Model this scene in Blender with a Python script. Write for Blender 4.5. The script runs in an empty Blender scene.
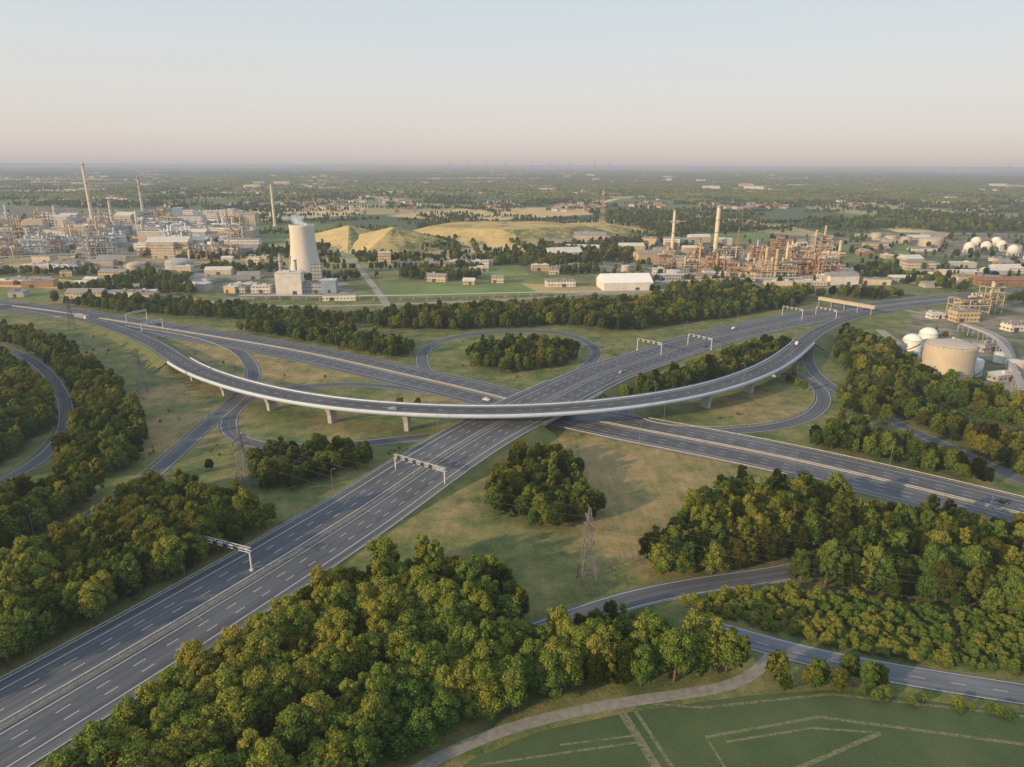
import bpy, math, random
import numpy as np
from mathutils import Vector, Matrix, noise as mnoise
random.seed(7); np.random.seed(7)
R=random.random
def U(a,b): return a+(b-a)*random.random()
sc=bpy.context.scene
COL=sc.collection
# ------------------------------------------------------------------ survey (photo measurement -> metres on the ground)
FL=683.0; CH=120.0; PI=math.radians(17.86); RO=0.0039
fw=np.array([0,math.cos(PI),-math.sin(PI)]); r0=np.array([1.,0,0]); u0=np.array([0,math.sin(PI),math.cos(PI)])
rt=(r0+u0*RO); rt/=np.linalg.norm(rt); up=(u0-r0*RO); up/=np.linalg.norm(up)
def G(u,v,z=0.0):
    d=fw+rt*((u-512)/FL)+up*((383.5-v)/FL)
    t=(CH-z)/(-d[2]); return (d[0]*t,d[1]*t)
def PJ(x,y,z=0.0):
    p=np.array([x,y,z-CH]); c=p@fw
    return 512+FL*(p@rt)/c, 383.5-FL*(p@up)/c, c
cam=bpy.data.cameras.new("camera"); co=bpy.data.objects.new("camera",cam); COL.objects.link(co)
cam.sensor_width=36; cam.lens=FL/1024*36; cam.clip_end=200000; cam.clip_start=0.5
co.matrix_world=Matrix(((rt[0],up[0],-fw[0],0),(rt[1],up[1],-fw[1],0),(rt[2],up[2],-fw[2],CH),(0,0,0,1)))
sc.camera=co
# ------------------------------------------------------------------ light
SUN_EL=math.radians(17); SUN_AZ=math.radians(-124)
sd=Vector((math.sin(SUN_AZ)*math.cos(SUN_EL),math.cos(SUN_AZ)*math.cos(SUN_EL),math.sin(SUN_EL)))
sl=bpy.data.lights.new("sun","SUN"); sl.energy=5.0; sl.angle=math.radians(1.0); sl.color=(1,0.70,0.36)
so=bpy.data.objects.new("sun",sl); COL.objects.link(so); so.rotation_euler=sd.to_track_quat('Z','Y').to_euler()
w=bpy.data.worlds.new("World"); sc.world=w; w.use_nodes=True
nt=w.node_tree; nt.nodes.clear()
o=nt.nodes.new('ShaderNodeOutputWorld'); bg=nt.nodes.new('ShaderNodeBackground'); bg.inputs[1].default_value=0.108
sky=nt.nodes.new('ShaderNodeTexSky'); sky.sky_type='NISHITA'; sky.sun_disc=False; sky.sun_elevation=SUN_EL; sky.sun_rotation=SUN_AZ; sky.dust_density=2.5
tc=nt.nodes.new('ShaderNodeTexCoord'); sp=nt.nodes.new('ShaderNodeSeparateXYZ'); nt.links.new(tc.outputs['Generated'],sp.inputs[0])
mr=nt.nodes.new('ShaderNodeMapRange'); mr.inputs[1].default_value=0; mr.inputs[2].default_value=0.5; nt.links.new(sp.outputs[2],mr.inputs[0])
cr=nt.nodes.new('ShaderNodeValToRGB'); nt.links.new(mr.outputs[0],cr.inputs[0])
st=[(0,(.54,.50,.49)),(0.02,(.64,.57,.53)),(0.07,(.72,.66,.61)),(0.17,(.73,.705,.675)),(0.28,(.69,.715,.72)),(0.45,(.61,.69,.745)),(1,(.66,.76,.88))]
el=cr.color_ramp.elements
while len(el)<len(st): el.new(0.5)
for e,(p,c) in zip(el,st): e.position=p; e.color=(*c,1)
vm=nt.nodes.new('ShaderNodeVectorMath'); vm.operation='SCALE'; vm.inputs[3].default_value=10; nt.links.new(cr.outputs[0],vm.inputs[0])
mx=nt.nodes.new('ShaderNodeMix'); mx.data_type='RGBA'; mx.inputs[0].default_value=0.88
nt.links.new(sky.outputs[0],mx.inputs[6]); nt.links.new(vm.outputs[0],mx.inputs[7]); nt.links.new(mx.outputs[2],bg.inputs[0]); nt.links.new(bg.outputs[0],o.inputs[0])
sc.view_settings.view_transform='Standard'; sc.view_settings.look='None'; sc.view_settings.exposure=0
# ------------------------------------------------------------------ material helpers
hz=bpy.data.node_groups.new("painted_haze",'ShaderNodeTree')  # haze painted into every material as emission growing with distance from origin
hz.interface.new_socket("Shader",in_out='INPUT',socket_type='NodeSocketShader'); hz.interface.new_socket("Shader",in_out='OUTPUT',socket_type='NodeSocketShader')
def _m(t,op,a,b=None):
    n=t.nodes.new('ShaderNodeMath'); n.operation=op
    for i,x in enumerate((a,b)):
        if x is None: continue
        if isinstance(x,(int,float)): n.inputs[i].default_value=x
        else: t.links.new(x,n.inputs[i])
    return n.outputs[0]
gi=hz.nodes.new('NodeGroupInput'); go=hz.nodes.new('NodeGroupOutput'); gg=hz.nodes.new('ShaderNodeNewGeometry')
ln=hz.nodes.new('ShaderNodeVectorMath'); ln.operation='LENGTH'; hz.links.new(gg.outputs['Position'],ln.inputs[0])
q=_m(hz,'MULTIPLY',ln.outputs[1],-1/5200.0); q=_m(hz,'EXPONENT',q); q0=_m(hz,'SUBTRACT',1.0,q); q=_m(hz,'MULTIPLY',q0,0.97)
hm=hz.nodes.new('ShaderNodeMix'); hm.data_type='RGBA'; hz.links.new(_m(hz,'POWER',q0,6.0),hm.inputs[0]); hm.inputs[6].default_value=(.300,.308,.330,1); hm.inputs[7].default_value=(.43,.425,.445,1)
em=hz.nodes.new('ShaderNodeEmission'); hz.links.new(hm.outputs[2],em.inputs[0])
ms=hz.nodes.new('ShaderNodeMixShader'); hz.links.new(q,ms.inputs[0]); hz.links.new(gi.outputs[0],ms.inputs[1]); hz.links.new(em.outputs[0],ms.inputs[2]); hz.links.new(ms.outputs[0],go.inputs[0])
class MT:
    def __init__(s,name,rough=.85,metal=0):
        s.m=bpy.data.materials.new(name); s.m.use_nodes=True; s.t=s.m.node_tree; s.t.nodes.clear()
        s.o=s.t.nodes.new('ShaderNodeOutputMaterial'); s.p=s.t.nodes.new('ShaderNodeBsdfPrincipled')
        s.p.inputs['Roughness'].default_value=rough; s.p.inputs['Metallic'].default_value=metal; s.p.inputs['Specular IOR Level'].default_value=.25
        s.sh=s.p.outputs[0]; s.m.cycles.emission_sampling='NONE'
    def n(s,k): return s.t.nodes.new(k)
    def l(s,a,b): s.t.links.new(a,b)
    def math(s,op,a,b=None): return _m(s.t,op,a,b)
    def pos(s): return s.n('ShaderNodeNewGeometry').outputs['Position']
    def objc(s): return s.n('ShaderNodeTexCoord').outputs['Object']
    def noise(s,sca,vec=None,det=4,rough=.6,stretch=None):
        n=s.n('ShaderNodeTexNoise'); n.inputs['Scale'].default_value=sca; n.inputs['Detail'].default_value=det; n.inputs['Roughness'].default_value=rough
        v=vec if vec is not None else s.pos()
        if stretch:
            mp=s.n('ShaderNodeMapping'); mp.inputs['Scale'].default_value=stretch; s.l(v,mp.inputs[0]); v=mp.outputs[0]
        s.l(v,n.inputs[0]); return n.outputs[0]
    def ramp(s,f,stops):
        r=s.n('ShaderNodeValToRGB'); e=r.color_ramp.elements
        while len(e)<len(stops): e.new(.5)
        for x,(p,c) in zip(e,stops): x.position=p; x.color=(*c,1)
        s.l(f,r.inputs[0]); return r.outputs[0]
    def mix(s,f,a,b):
        m=s.n('ShaderNodeMix'); m.data_type='RGBA'
        for i,x in ((0,f),(6,a),(7,b)):
            if isinstance(x,(int,float)): m.inputs[i].default_value=x
            elif isinstance(x,tuple): m.inputs[i].default_value=(*x,1)
            else: s.l(x,m.inputs[i])
        return m.outputs[2]
    def attr(s,nm): a=s.n('ShaderNodeAttribute'); a.attribute_name=nm; return a.outputs['Fac']
    def bump(s,h,st,dist=.3):
        b=s.n('ShaderNodeBump'); b.inputs['Strength'].default_value=st; b.inputs['Distance'].default_value=dist; s.l(h,b.inputs['Height']); s.l(b.outputs[0],s.p.inputs['Normal'])
    def done(s,col=None):
        if col is not None: s.l(col,s.p.inputs['Base Color'])
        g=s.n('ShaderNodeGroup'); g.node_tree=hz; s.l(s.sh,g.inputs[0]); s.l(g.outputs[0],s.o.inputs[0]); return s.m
def plain(name,c,rough=.7,metal=0,var=.25,sca=.4):
    t=MT(name,rough,metal); n=t.noise(sca,t.objc(),4)
    a=tuple(x*(1-var) for x in c); b=tuple(min(1,x*(1+var)) for x in c)
    return t.done(t.ramp(n,[(.3,a),(.7,b)]))
# ------------------------------------------------------------------ mesh helpers
class MB:
    def __init__(s): s.v=[]; s.f=[]; s.m=[]
    def add(s,vs,fs,mi=0):
        b=len(s.v); s.v+=vs; s.f+=[tuple(b+i for i in f) for f in fs]; s.m+=[mi]*len(fs)
    def box(s,c,d,rot=0,mi=0,taper=1.0,ty=None):
        ty=taper if ty is None else ty
        x,y,z=[k/2 for k in d]; ca,sa=math.cos(rot),math.sin(rot); vs=[]
        for zz,tx_,ty_ in ((-z,1,1),(z,taper,ty)):
            for a,b in ((-x,-y),(x,-y),(x,y),(-x,y)):
                a*=tx_; b*=ty_; vs.append((c[0]+a*ca-b*sa,c[1]+a*sa+b*ca,c[2]+zz))
        s.add(vs,[(3,2,1,0),(4,5,6,7),(0,1,5,4),(1,2,6,5),(2,3,7,6),(3,0,4,7)],mi)
    def cyl(s,p0,p1,r0,r1=None,n=10,mi=0,cap=True):
        r1=r0 if r1 is None else r1
        p0=Vector(p0);p1=Vector(p1);d=(p1-p0).normalized(); a=d.orthogonal().normalized(); b=d.cross(a); vs=[]
        for p,r in((p0,r0),(p1,r1)):
            for i in range(n):
                t=2*math.pi*i/n; vs.append(tuple(p+a*(math.cos(t)*r)+b*(math.sin(t)*r)))
        fs=[(i,(i+1)%n,n+(i+1)%n,n+i) for i in range(n)]
        if cap: fs+=[tuple(range(n-1,-1,-1)),tuple(range(n,2*n))]
        s.add(vs,fs,mi)
    def beam(s,p0,p1,w,mi=0): s.cyl(p0,p1,w*.7,w*.7,4,mi,False)
    def sph(s,c,r,n=16,k=8,mi=0,zs=1.0,half=False):
        vs=[];fs=[]; a0=0 if half else -math.pi/2
        for j in range(k+1):
            a=a0+(math.pi/2-a0)*j/k
            for i in range(n):
                t=2*math.pi*i/n; vs.append((c[0]+r*math.cos(a)*math.cos(t),c[1]+r*math.cos(a)*math.sin(t),c[2]+r*zs*math.sin(a)))
        for j in range(k):
            for i in range(n): fs.append((j*n+i,j*n+(i+1)%n,(j+1)*n+(i+1)%n,(j+1)*n+i))
        s.add(vs,fs,mi)
    def mesh(s,name,mats,smooth=False):
        me=bpy.data.meshes.new(name); me.from_pydata(s.v,[],s.f)
        for m in mats: me.materials.append(m)
        if len(mats)>1: me.polygons.foreach_set('material_index',s.m)
        if smooth: me.polygons.foreach_set('use_smooth',[True]*len(s.f))
        me.update(); return me
def ob(name,me,loc=(0,0,0),rot=0,label=None,cat=None,kind=None,group=None,parent=None,scale=None):
    o=bpy.data.objects.new(name,me); COL.objects.link(o); o.location=loc; o.rotation_euler=(0,0,rot)
    if scale: o.scale=scale
    if parent: o.parent=parent
    if label: o["label"]=label
    if cat: o["category"]=cat
    if kind: o["kind"]=kind
    if group: o["group"]=group
    return o
def npmesh(name,V,F,mats,mi=None):
    me=bpy.data.meshes.new(name); nf,k=F.shape
    me.vertices.add(len(V)); me.vertices.foreach_set('co',V.astype(np.float32).ravel())
    me.loops.add(nf*k); me.loops.foreach_set('vertex_index',F.astype(np.int32).ravel())
    me.polygons.add(nf); me.polygons.foreach_set('loop_start',np.arange(0,nf*k,k,dtype=np.int32)); me.polygons.foreach_set('loop_total',np.full(nf,k,dtype=np.int32))
    for m in mats: me.materials.append(m)
    if mi is not None: me.polygons.foreach_set('material_index',mi.astype(np.int32))
    me.update(calc_edges=True); return me
# ------------------------------------------------------------------ materials
def leafmat(name,dark=1.0,yellow=0.0):
    t=MT(name,.9); oi=t.n('ShaderNodeObjectInfo').outputs['Random']; isl=t.n('ShaderNodeNewGeometry').outputs['Random Per Island']
    big=t.noise(.02,t.pos(),2)
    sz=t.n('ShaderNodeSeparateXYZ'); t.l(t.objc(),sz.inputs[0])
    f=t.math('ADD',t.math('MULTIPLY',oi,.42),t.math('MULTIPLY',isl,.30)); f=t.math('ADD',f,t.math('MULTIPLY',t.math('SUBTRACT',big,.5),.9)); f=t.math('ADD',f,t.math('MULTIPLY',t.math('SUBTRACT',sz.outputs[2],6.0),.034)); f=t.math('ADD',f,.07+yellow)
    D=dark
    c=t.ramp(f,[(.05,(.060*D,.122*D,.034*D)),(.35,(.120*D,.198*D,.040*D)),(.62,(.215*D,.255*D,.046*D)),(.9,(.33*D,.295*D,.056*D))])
    df=t.n('ShaderNodeBsdfDiffuse'); tr=t.n('ShaderNodeBsdfTranslucent'); t.l(c,df.inputs[0]); t.l(c,tr.inputs[0])
    m=t.n('ShaderNodeMixShader'); m.inputs[0].default_value=.32; t.l(df.outputs[0],m.inputs[1]); t.l(tr.outputs[0],m.inputs[2]); t.sh=m.outputs[0]
    t.t.nodes.remove(t.p); return t.done()
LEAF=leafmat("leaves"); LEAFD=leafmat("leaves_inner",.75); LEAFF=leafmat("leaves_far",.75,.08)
BARK=plain("bark",(.14,.105,.07),.95)
def roadmat(name,hw,solid,dash,tone=1.0,med=0,lw=.15):
    t=MT(name,.9); uv=t.n('ShaderNodeUVMap'); uv.uv_map='UVMap'; s=t.n('ShaderNodeSeparateXYZ'); t.l(uv.outputs[0],s.inputs[0]); x=s.outputs[0]; y=s.outputs[1]
    n1=t.noise(1.0,uv.outputs[0],3,.6,(.8,.008,1)); n4=t.noise(1.0,uv.outputs[0],2,.5,(.25,.02,1)); n2=t.noise(.05,t.pos(),4); n3=t.noise(2.5,t.pos(),2)
    f=t.math('ADD',t.math('MULTIPLY',n1,.55),t.math('MULTIPLY',n2,.25)); f=t.math('ADD',f,t.math('MULTIPLY',n3,.10)); f=t.math('ADD',f,t.math('MULTIPLY',n4,.25))
    wp=t.math('ABSOLUTE',t.math('SUBTRACT',t.math('FRACT',t.math('DIVIDE',x,1.85)),.5)); f=t.math('ADD',f,t.math('MULTIPLY',wp,.10))
    k=tone; col=t.ramp(f,[(.45,(.054*k,.060*k,.071*k)),(.60,(.088*k,.096*k,.110*k)),(.76,(.140*k,.148*k,.162*k))])
    mask=None
    for x0 in solid:
        c=t.n('ShaderNodeMath'); c.operation='COMPARE'; t.l(x,c.inputs[0]); c.inputs[1].default_value=x0; c.inputs[2].default_value=lw
        mask=c.outputs[0] if mask is None else t.math('MAXIMUM',mask,c.outputs[0])
    dm=t.math('LESS_THAN',t.math('FRACT',t.math('DIVIDE',y,9.0)),.36)
    for x0 in dash:
        c=t.n('ShaderNodeMath'); c.operation='COMPARE'; t.l(x,c.inputs[0]); c.inputs[1].default_value=x0; c.inputs[2].default_value=lw*.85
        q=t.math('MULTIPLY',c.outputs[0],dm); mask=q if mask is None else t.math('MAXIMUM',mask,q)
    if mask is not None:
        wear=t.math('MULTIPLY',mask,t.math('ADD',.45,t.math('MULTIPLY',t.noise(3,t.pos(),3),.7))); col=t.mix(wear,col,(.62,.62,.61))
    if med:
        mm=t.math('LESS_THAN',t.math('ABSOLUTE',x),med); col=t.mix(mm,col,t.ramp(t.noise(.4,t.pos(),4),[(.35,(.12,.125,.09)),(.65,(.20,.195,.165))]))
    return t.done(col)
def mir(l): return [a for x in l for a in (x,-x)]
MWAY=roadmat("motorway_asphalt",17,mir([2.0,13.0])+[16.4,-16.4],mir([5.7,9.4]),1.0,.9,.12)
RAMP=roadmat("ramp_asphalt",4.2,mir([3.4]),[],1.0,0,.10)
SIDE=roadmat("side_asphalt",3.5,mir([2.9]),[],1.0,0,.10)
VIAM=roadmat("viaduct_asphalt",6.2,mir([5.0]),[0],.85,0,.11)
ROAD2=roadmat("local_asphalt",5,mir([3.6]),[0],1.35,0,.08)
FARR=plain("pale_track",(.28,.255,.22)); 
t=MT("gravel_path",.95); n=t.noise(.6,None,6); PATHM=t.done(t.ramp(n,[(.3,(.17,.165,.14)),(.7,(.28,.265,.23))]))
FASC=plain("pale_blue_panels",(.46,.53,.64),.6,0,.08,.3); CONC=plain("pale_concrete",(.38,.37,.36),.8,0,.16,.5); CONCD=plain("grey_concrete",(.27,.27,.26),.9,0,.2,.3)
GALV=plain("galvanised_steel",(.40,.405,.41),.5,.3,.15); LAMPS=plain("lamp_steel",(.22,.23,.24),.6,.3,.15); GWH=plain("gantry_paint",(.50,.51,.52),.5,0,.08); WHITE=plain("white_paint",(.68,.68,.66),.5,0,.08); STEELD=plain("dark_steel",(.09,.09,.09),.6,.3)
GLASS=plain("dark_glass",(.03,.035,.045),.15,0,.1); RUBBER=plain("rubber",(.02,.02,.02),.9); LAMPG=plain("lamp_lens",(.5,.5,.45),.3)
# ------------------------------------------------------------------ paths and roads
def mkpath(ctrl,step=3.0,sm=40,straight=False):
    P=[]
    for c in ctrl:
        z=c[2] if len(c)>2 else 0.0; x,y=G(c[0],c[1],z); P.append((x,y,z))
    P=np.array(P); P=np.vstack([2*P[0]-P[1],P,2*P[-1]-P[-2]]); D=[]
    for i in range(1,len(P)-2):
        for k in range(30):
            s=k/30; a,b,c,d=P[i-1:i+3]
            D.append(b+(c-b)*s if straight else .5*((2*b)+(-a+c)*s+(2*a-5*b+4*c-d)*s*s+(-a+3*b-3*c+d)*s**3))
    D.append(P[-2]); D=np.array(D)
    def res(D):
        L=np.r_[0,np.cumsum(np.linalg.norm(np.diff(D[:,:2],axis=0),axis=1))]; n=max(4,int(L[-1]/step)); q=np.linspace(0,L[-1],n)
        return np.stack([np.interp(q,L,D[:,i]) for i in range(3)],1)
    D=res(D)
    for _ in range(sm): D[1:-1]=.25*D[:-2]+.5*D[1:-1]+.25*D[2:]
    return res(D)
def nrm(P):
    T=np.gradient(P[:,:2],axis=0); T/=np.linalg.norm(T,axis=1)[:,None]+1e-9; return np.stack([T[:,1],-T[:,0]],1),T
EXC=[]
def ribbon(name,P,a,b,mat,dz,label,kind="structure"):
    N,T=nrm(P); n=len(P); V=np.zeros((n*2,3)); V[0::2,:2]=P[:,:2]+N*a; V[1::2,:2]=P[:,:2]+N*b; V[0::2,2]=V[1::2,2]=P[:,2]+dz
    i=np.arange(n-1)*2; F=np.stack([i,i+1,i+3,i+2],1); me=npmesh(name,V,F,[mat])
    L=np.r_[0,np.cumsum(np.linalg.norm(np.diff(P[:,:2],axis=0),axis=1))]
    uv=me.uv_layers.new(name='UVMap'); A=np.zeros((len(V),2)); A[0::2,0]=a; A[1::2,0]=b; A[0::2,1]=A[1::2,1]=L
    uv.data.foreach_set('uv',A[F.ravel()].astype(np.float32).ravel())
    if me.polygons[0].normal.z<0: me.flip_normals()
    return ob(name,me,label=label,kind=kind)
def sweep(P,prof,closed=True):
    N,T=nrm(P); n=len(P); k=len(prof); V=np.zeros((n,k,3))
    for j,(o_,z_) in enumerate(prof): V[:,j,:2]=P[:,:2]+N*o_; V[:,j,2]=P[:,2]+z_
    F=[]
    for j in range(k if closed else k-1):
        i=np.arange(n-1)*k; a=i+j; b=i+(j+1)%k; F.append(np.stack([a,b,b+k,a+k],1))
    return V.reshape(-1,3),np.vstack(F)
M2=mkpath([(-200,290),(-60,299),(40,310),(100,319),(200,335),(300,352),(420,379),(490,395),(560,415),(640,431),(740,449),(850,473),(940,495),(1040,520),(1180,556)],3,160)
M1=mkpath([(-230,860),(-90,782),(0,730),(115,662),(240,588),(345,522),(430,467,1),(505,421,4.4),(560,395,4.4),(640,360,1),(720,336),(800,319),(860,309),(960,298),(1100,286)],3,160)
d=np.array([np.min(np.hypot(M2[:,0]-p[0],M2[:,1]-p[1])) for p in M1]); s0=int(np.argmin(d))
for i in range(len(M1)):
    k=(abs(i-s0)*3-34)/105; k=min(1,max(0,k)); M1[i,2]=4.6*(1-k*k*(3-2*k))
i=s0
while d[i]<26: i-=1
j=s0
while d[j]<26: j+=1
B1=(i,j)
VI=mkpath([(-10,304,0),(45,311,.3),(100,323,1.6),(150,342,4),(190,367,6.8),(240,385,8.8),(310,400,10),(400,409,10.4),(500,411.5,10.4),(600,406,10.4),(690,393,10.4),(750,376,9.8),(785,358,8.5),(803,343,6.2),(822,329,3),(855,316,.5),(900,308,0)],3,60)
ribbon("motorway",M1,-17,17,MWAY,.22,"wide six lane asphalt motorway with white lane markings")
ribbon("motorway",M2,-17,17,MWAY,.16,"six lane asphalt motorway passing under the bridge")
ribbon("viaduct_road",VI,-6.2,6.2,VIAM,.10,"two lane asphalt road on the curved viaduct")
EXC+= [(M1,19),(M2,19),(VI,8)]
ramps=dict(
 top_loop=[(486,392),(440,380),(422,364),(428,347),(460,336),(510,331),(562,333),(592,345),(596,357),(580,371),(560,385)],
 left_loop=[(470,398),(425,391),(370,385),(320,385),(275,391),(243,402),(228,420),(232,436),(262,446),(310,447),(370,443),(430,436)],
 left_ramp=[(60,316),(150,328),(205,338),(240,352),(254,374),(240,396),(205,427),(158,470),(120,500),(60,540),(-80,620)],
 right_loop=[(790,372),(818,386),(824,403),(803,420),(760,429),(700,432),(655,428),(625,418),(620,405)],
 right_ramp=[(840,322),(815,340),(808,356),(815,374),(840,392),(880,415),(950,448),(1030,484),(1150,530)],
 side_ramp=[(-120,330),(-40,338),(10,350),(42,368),(62,395),(66,425),(50,452),(10,478),(-60,510)],
 low_ramp=[(60,885),(200,797),(280,745),(350,710),(450,668),(540,631),(620,602),(700,585),(780,574),(840,560),(910,553),(1010,556),(1120,578)],
 mid_slip=[(160,326),(260,343),(340,362),(400,380),(450,394)],
)
zz=.05; EX={'low_ramp':4.3,'right_ramp':4.6,'side_ramp':3.8,'left_ramp':8.5}; HW={'low_ramp':4.2,'side_ramp':3.5}
for k,c in ramps.items():
    P=mkpath(c,2.5,25); zz+=.01; hw=HW.get(k,4.2)
    ribbon("slip_road",P,-hw,hw,SIDE if k=='side_ramp' else RAMP,zz,"curving single carriageway asphalt slip road between grass verges"); EXC.append((P,EX.get(k,hw+3.5))); ramps[k]=P
R2=mkpath([(688,622),(735,636),(800,655),(900,675),(1040,697),(1200,724)],3,20)
ribbon("road",R2,-3.9,3.9,ROAD2,.14,"grey two lane local road beside shrubs"); EXC.append((R2,5.6))
PT=mkpath([(330,830),(400,780),(450,752),(520,725),(620,703),(700,692),(738,684),(758,672),(775,652)],2,14)
ribbon("path",PT,-1.6,1.6,PATHM,.07,"pale gravel track bordering the field"); EXC.append((PT,3.6))
far_roads=[[(330,246),(345,256),(360,270),(375,288),(388,306),(400,318)],[(240,306),(330,306),(400,304),(500,300),(610,293),(700,288)],[(600,262),(650,268),(700,284),(760,290),(850,286),(930,276),(1060,268)],[(0,282),(60,286),(140,292),(240,306)],[(880,330),(900,345),(960,380),(1010,400),(1080,425)],[(905,310),(960,322),(1000,338),(1012,370),(1010,400)],[(245,250),(330,246),(450,252),(600,262)],[(-40,272),(80,270),(200,268),(250,262)]]
for k,c in enumerate(far_roads):
    P=mkpath(c,6,6); ribbon("road",P,-3.5,3.5,FARR,.06+.01*k,"pale grey works road among trees and industry"); EXC.append((P,7))
t=MT("verge_grass",.95); n=t.noise(.12,None,6); n2=t.noise(1.5,None,4)
VERGE=t.done(t.mix(t.math('MULTIPLY',n2,.5),t.ramp(n,[(.3,(.070,.11,.032)),(.7,(.17,.16,.062))]),(.10,.125,.042)))
def skirts(P,hw,rngs,label):
    Na,Ta=nrm(P)
    for side in (-1,1):
        for a,b in rngs:
            Q=P[a:b+1]; N=Na[a:b+1]; z=Q[:,2]
            V=np.zeros((len(Q)*2,3)); V[0::2,:2]=Q[:,:2]+N*side*hw; V[0::2,2]=z+.08; V[1::2,:2]=Q[:,:2]+N*side*(hw+1.0+1.7*np.maximum(z,0)[:,None]); V[1::2,2]=-.1
            i=np.arange(len(Q)-1)*2; F=np.stack([i,i+1,i+3,i+2],1); ob("embankment",npmesh("embankment",V,F,[VERGE]),label=label,kind="structure")
    for a,b in rngs:
        for e_,sg in((a,-1),(b,1)):
            z=P[e_,2]
            if z<1: continue
            c=P[e_,:2]; N=Na[e_]; T=Ta[e_]*sg; k=1.35*z
            L=c-N*hw; Rr=c+N*hw; B=MB(); top=z-.9
            fan=lambda ctr,s_:[tuple(ctr+(N*s_*math.cos(t_)*(1.0+1.7*z)+T*math.sin(t_)*k))+(-.1,) for t_ in [m*math.pi/16 for m in range(9)]]
            for ctr,s_ in((L,-1),(Rr,1)):
                f=fan(ctr,s_); B.add([tuple(ctr)+(top,)]+f,[(0,m,m+1) for m in range(1,9)])
            fl=tuple(L+T*k)+(-.1,); fr=tuple(Rr+T*k)+(-.1,); B.add([tuple(L)+(top,),fl,fr,tuple(Rr)+(top,)],[(0,1,2,3)])
            ob("embankment",B.mesh("embankment",[VERGE]),label=label,kind="structure")
nz=np.where(M1[:,2]>.05)[0]; skirts(M1,17,[(nz[0],B1[0]),(B1[1],nz[-1])],"grassy motorway embankment slope")
def ni(P,u,v,z): x,y=G(u,v,z); return int(np.argmin(np.hypot(P[:,0]-x,P[:,1]-y)))
za=np.where(VI[:,2]>.1)[0]; vi0=ni(VI,178,360,6); vi1=ni(VI,804,342,6)
skirts(VI,6.2,[(za[0],vi0),(vi1,za[-1])],"grassy viaduct approach embankment")
vb=ob("viaduct",None,(0,0,0),0,"slim curved viaduct with pale blue edge panels on concrete piers","bridge")
Q=VI[vi0:vi1+1]
V,F=sweep(Q,[(-6.6,-.02),(6.6,-.02),(6.6,-.4),(4.2,-.8),(3.4,-1.4),(-3.4,-1.4),(-4.2,-.8),(-6.6,-.4)]); ob("deck",npmesh("deck",V,F,[CONCD]),parent=vb)
for sgn in(-1,1):
    V,F=sweep(Q,[(sgn*6.3,.75),(sgn*6.65,.75),(sgn*6.85,-1.0),(sgn*6.62,-1.0),(sgn*6.3,.03)]); ob("parapet",npmesh("parapet",V,F,[FASC]),parent=vb)
    b=MB(); N,T=nrm(Q)
    for i in range(0,len(Q)-1): 
        p=Q[i]+np.r_[N[i]*sgn*6.45,0]; p2=Q[i+1]+np.r_[N[i+1]*sgn*6.45,0]
        b.beam((p[0],p[1],p[2]+1.3),(p2[0],p2[1],p2[2]+1.3),.05); b.beam((p[0],p[1],p[2]+.7),(p[0],p[1],p[2]+1.3),.05)
    ob("railing",b.mesh("railing",[GALV]),parent=vb)
N,T=nrm(Q)
for i in range(9,len(Q)-3,13):
    p=Q[i]; zt=p[2]-1.4
    dm1=np.min(np.hypot(M1[:,0]-p[0],M1[:,1]-p[1])); dm2=np.min(np.hypot(M2[:,0]-p[0],M2[:,1]-p[1]))
    if (3<dm1<16) or (3<dm2<16): continue
    ang=math.atan2(N[i][1],N[i][0]); b=MB(); ca,sa=math.cos(ang),math.sin(ang); prof=[(-.2,2.2,1.0),(.45*zt,2.4,1.0),(zt-1.6,3.4,1.2),(zt+.05,4.3,1.3)]; vs=[]
    for z,hw_,th in prof:
        for a_,c_ in((-hw_,-th),(hw_,-th),(hw_,th),(-hw_,th)): vs.append((a_*ca-c_*sa,a_*sa+c_*ca,z))
    fs=[(0,3,2,1),(12,13,14,15)]
    for k in range(3):
        for m_ in range(4): fs.append((k*4+m_,k*4+(m_+1)%4,(k+1)*4+(m_+1)%4,(k+1)*4+m_))
    b.add(vs,fs); ob("pier",b.mesh("pier",[CONC]),(p[0],p[1],0),parent=vb)
for i in(0,len(Q)-1):
    p=Q[i]; ang=math.atan2(N[i][1],N[i][0]); b=MB(); b.box((0,0,(p[2]-.6)/2),(12,1.0,p[2]-.6+.2)); ob("abutment",b.mesh("abutment",[CONC]),(p[0],p[1],0),ang,parent=vb)
mb=ob("motorway_bridge",None,label="low concrete bridge carrying the motorway over another",cat="bridge")
Q=M1[B1[0]:B1[1]+1]; V,F=sweep(Q,[(-17.4,.1),(17.4,.1),(17.4,-1.0),(-17.4,-1.0)]); ob("deck",npmesh("deck",V,F,[CONCD]),parent=mb)
for sgn in(-1,1):
    V,F=sweep(Q,[(sgn*17.05,1.0),(sgn*17.5,1.0),(sgn*17.5,-.9),(sgn*17.42,-.9),(sgn*17.05,.24)]); ob("parapet",npmesh("parapet",V,F,[CONC]),parent=mb)
N,T=nrm(Q)
for i in(0,len(Q)-1):
    p=Q[i]; ang=math.atan2(N[i][1],N[i][0]); b=MB(); b.box((0,0,(p[2]-1)/2),(34,1.0,p[2]-1+.2)); ob("abutment",b.mesh("abutment",[CONC]),(p[0],p[1],0),ang,parent=mb)
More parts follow.
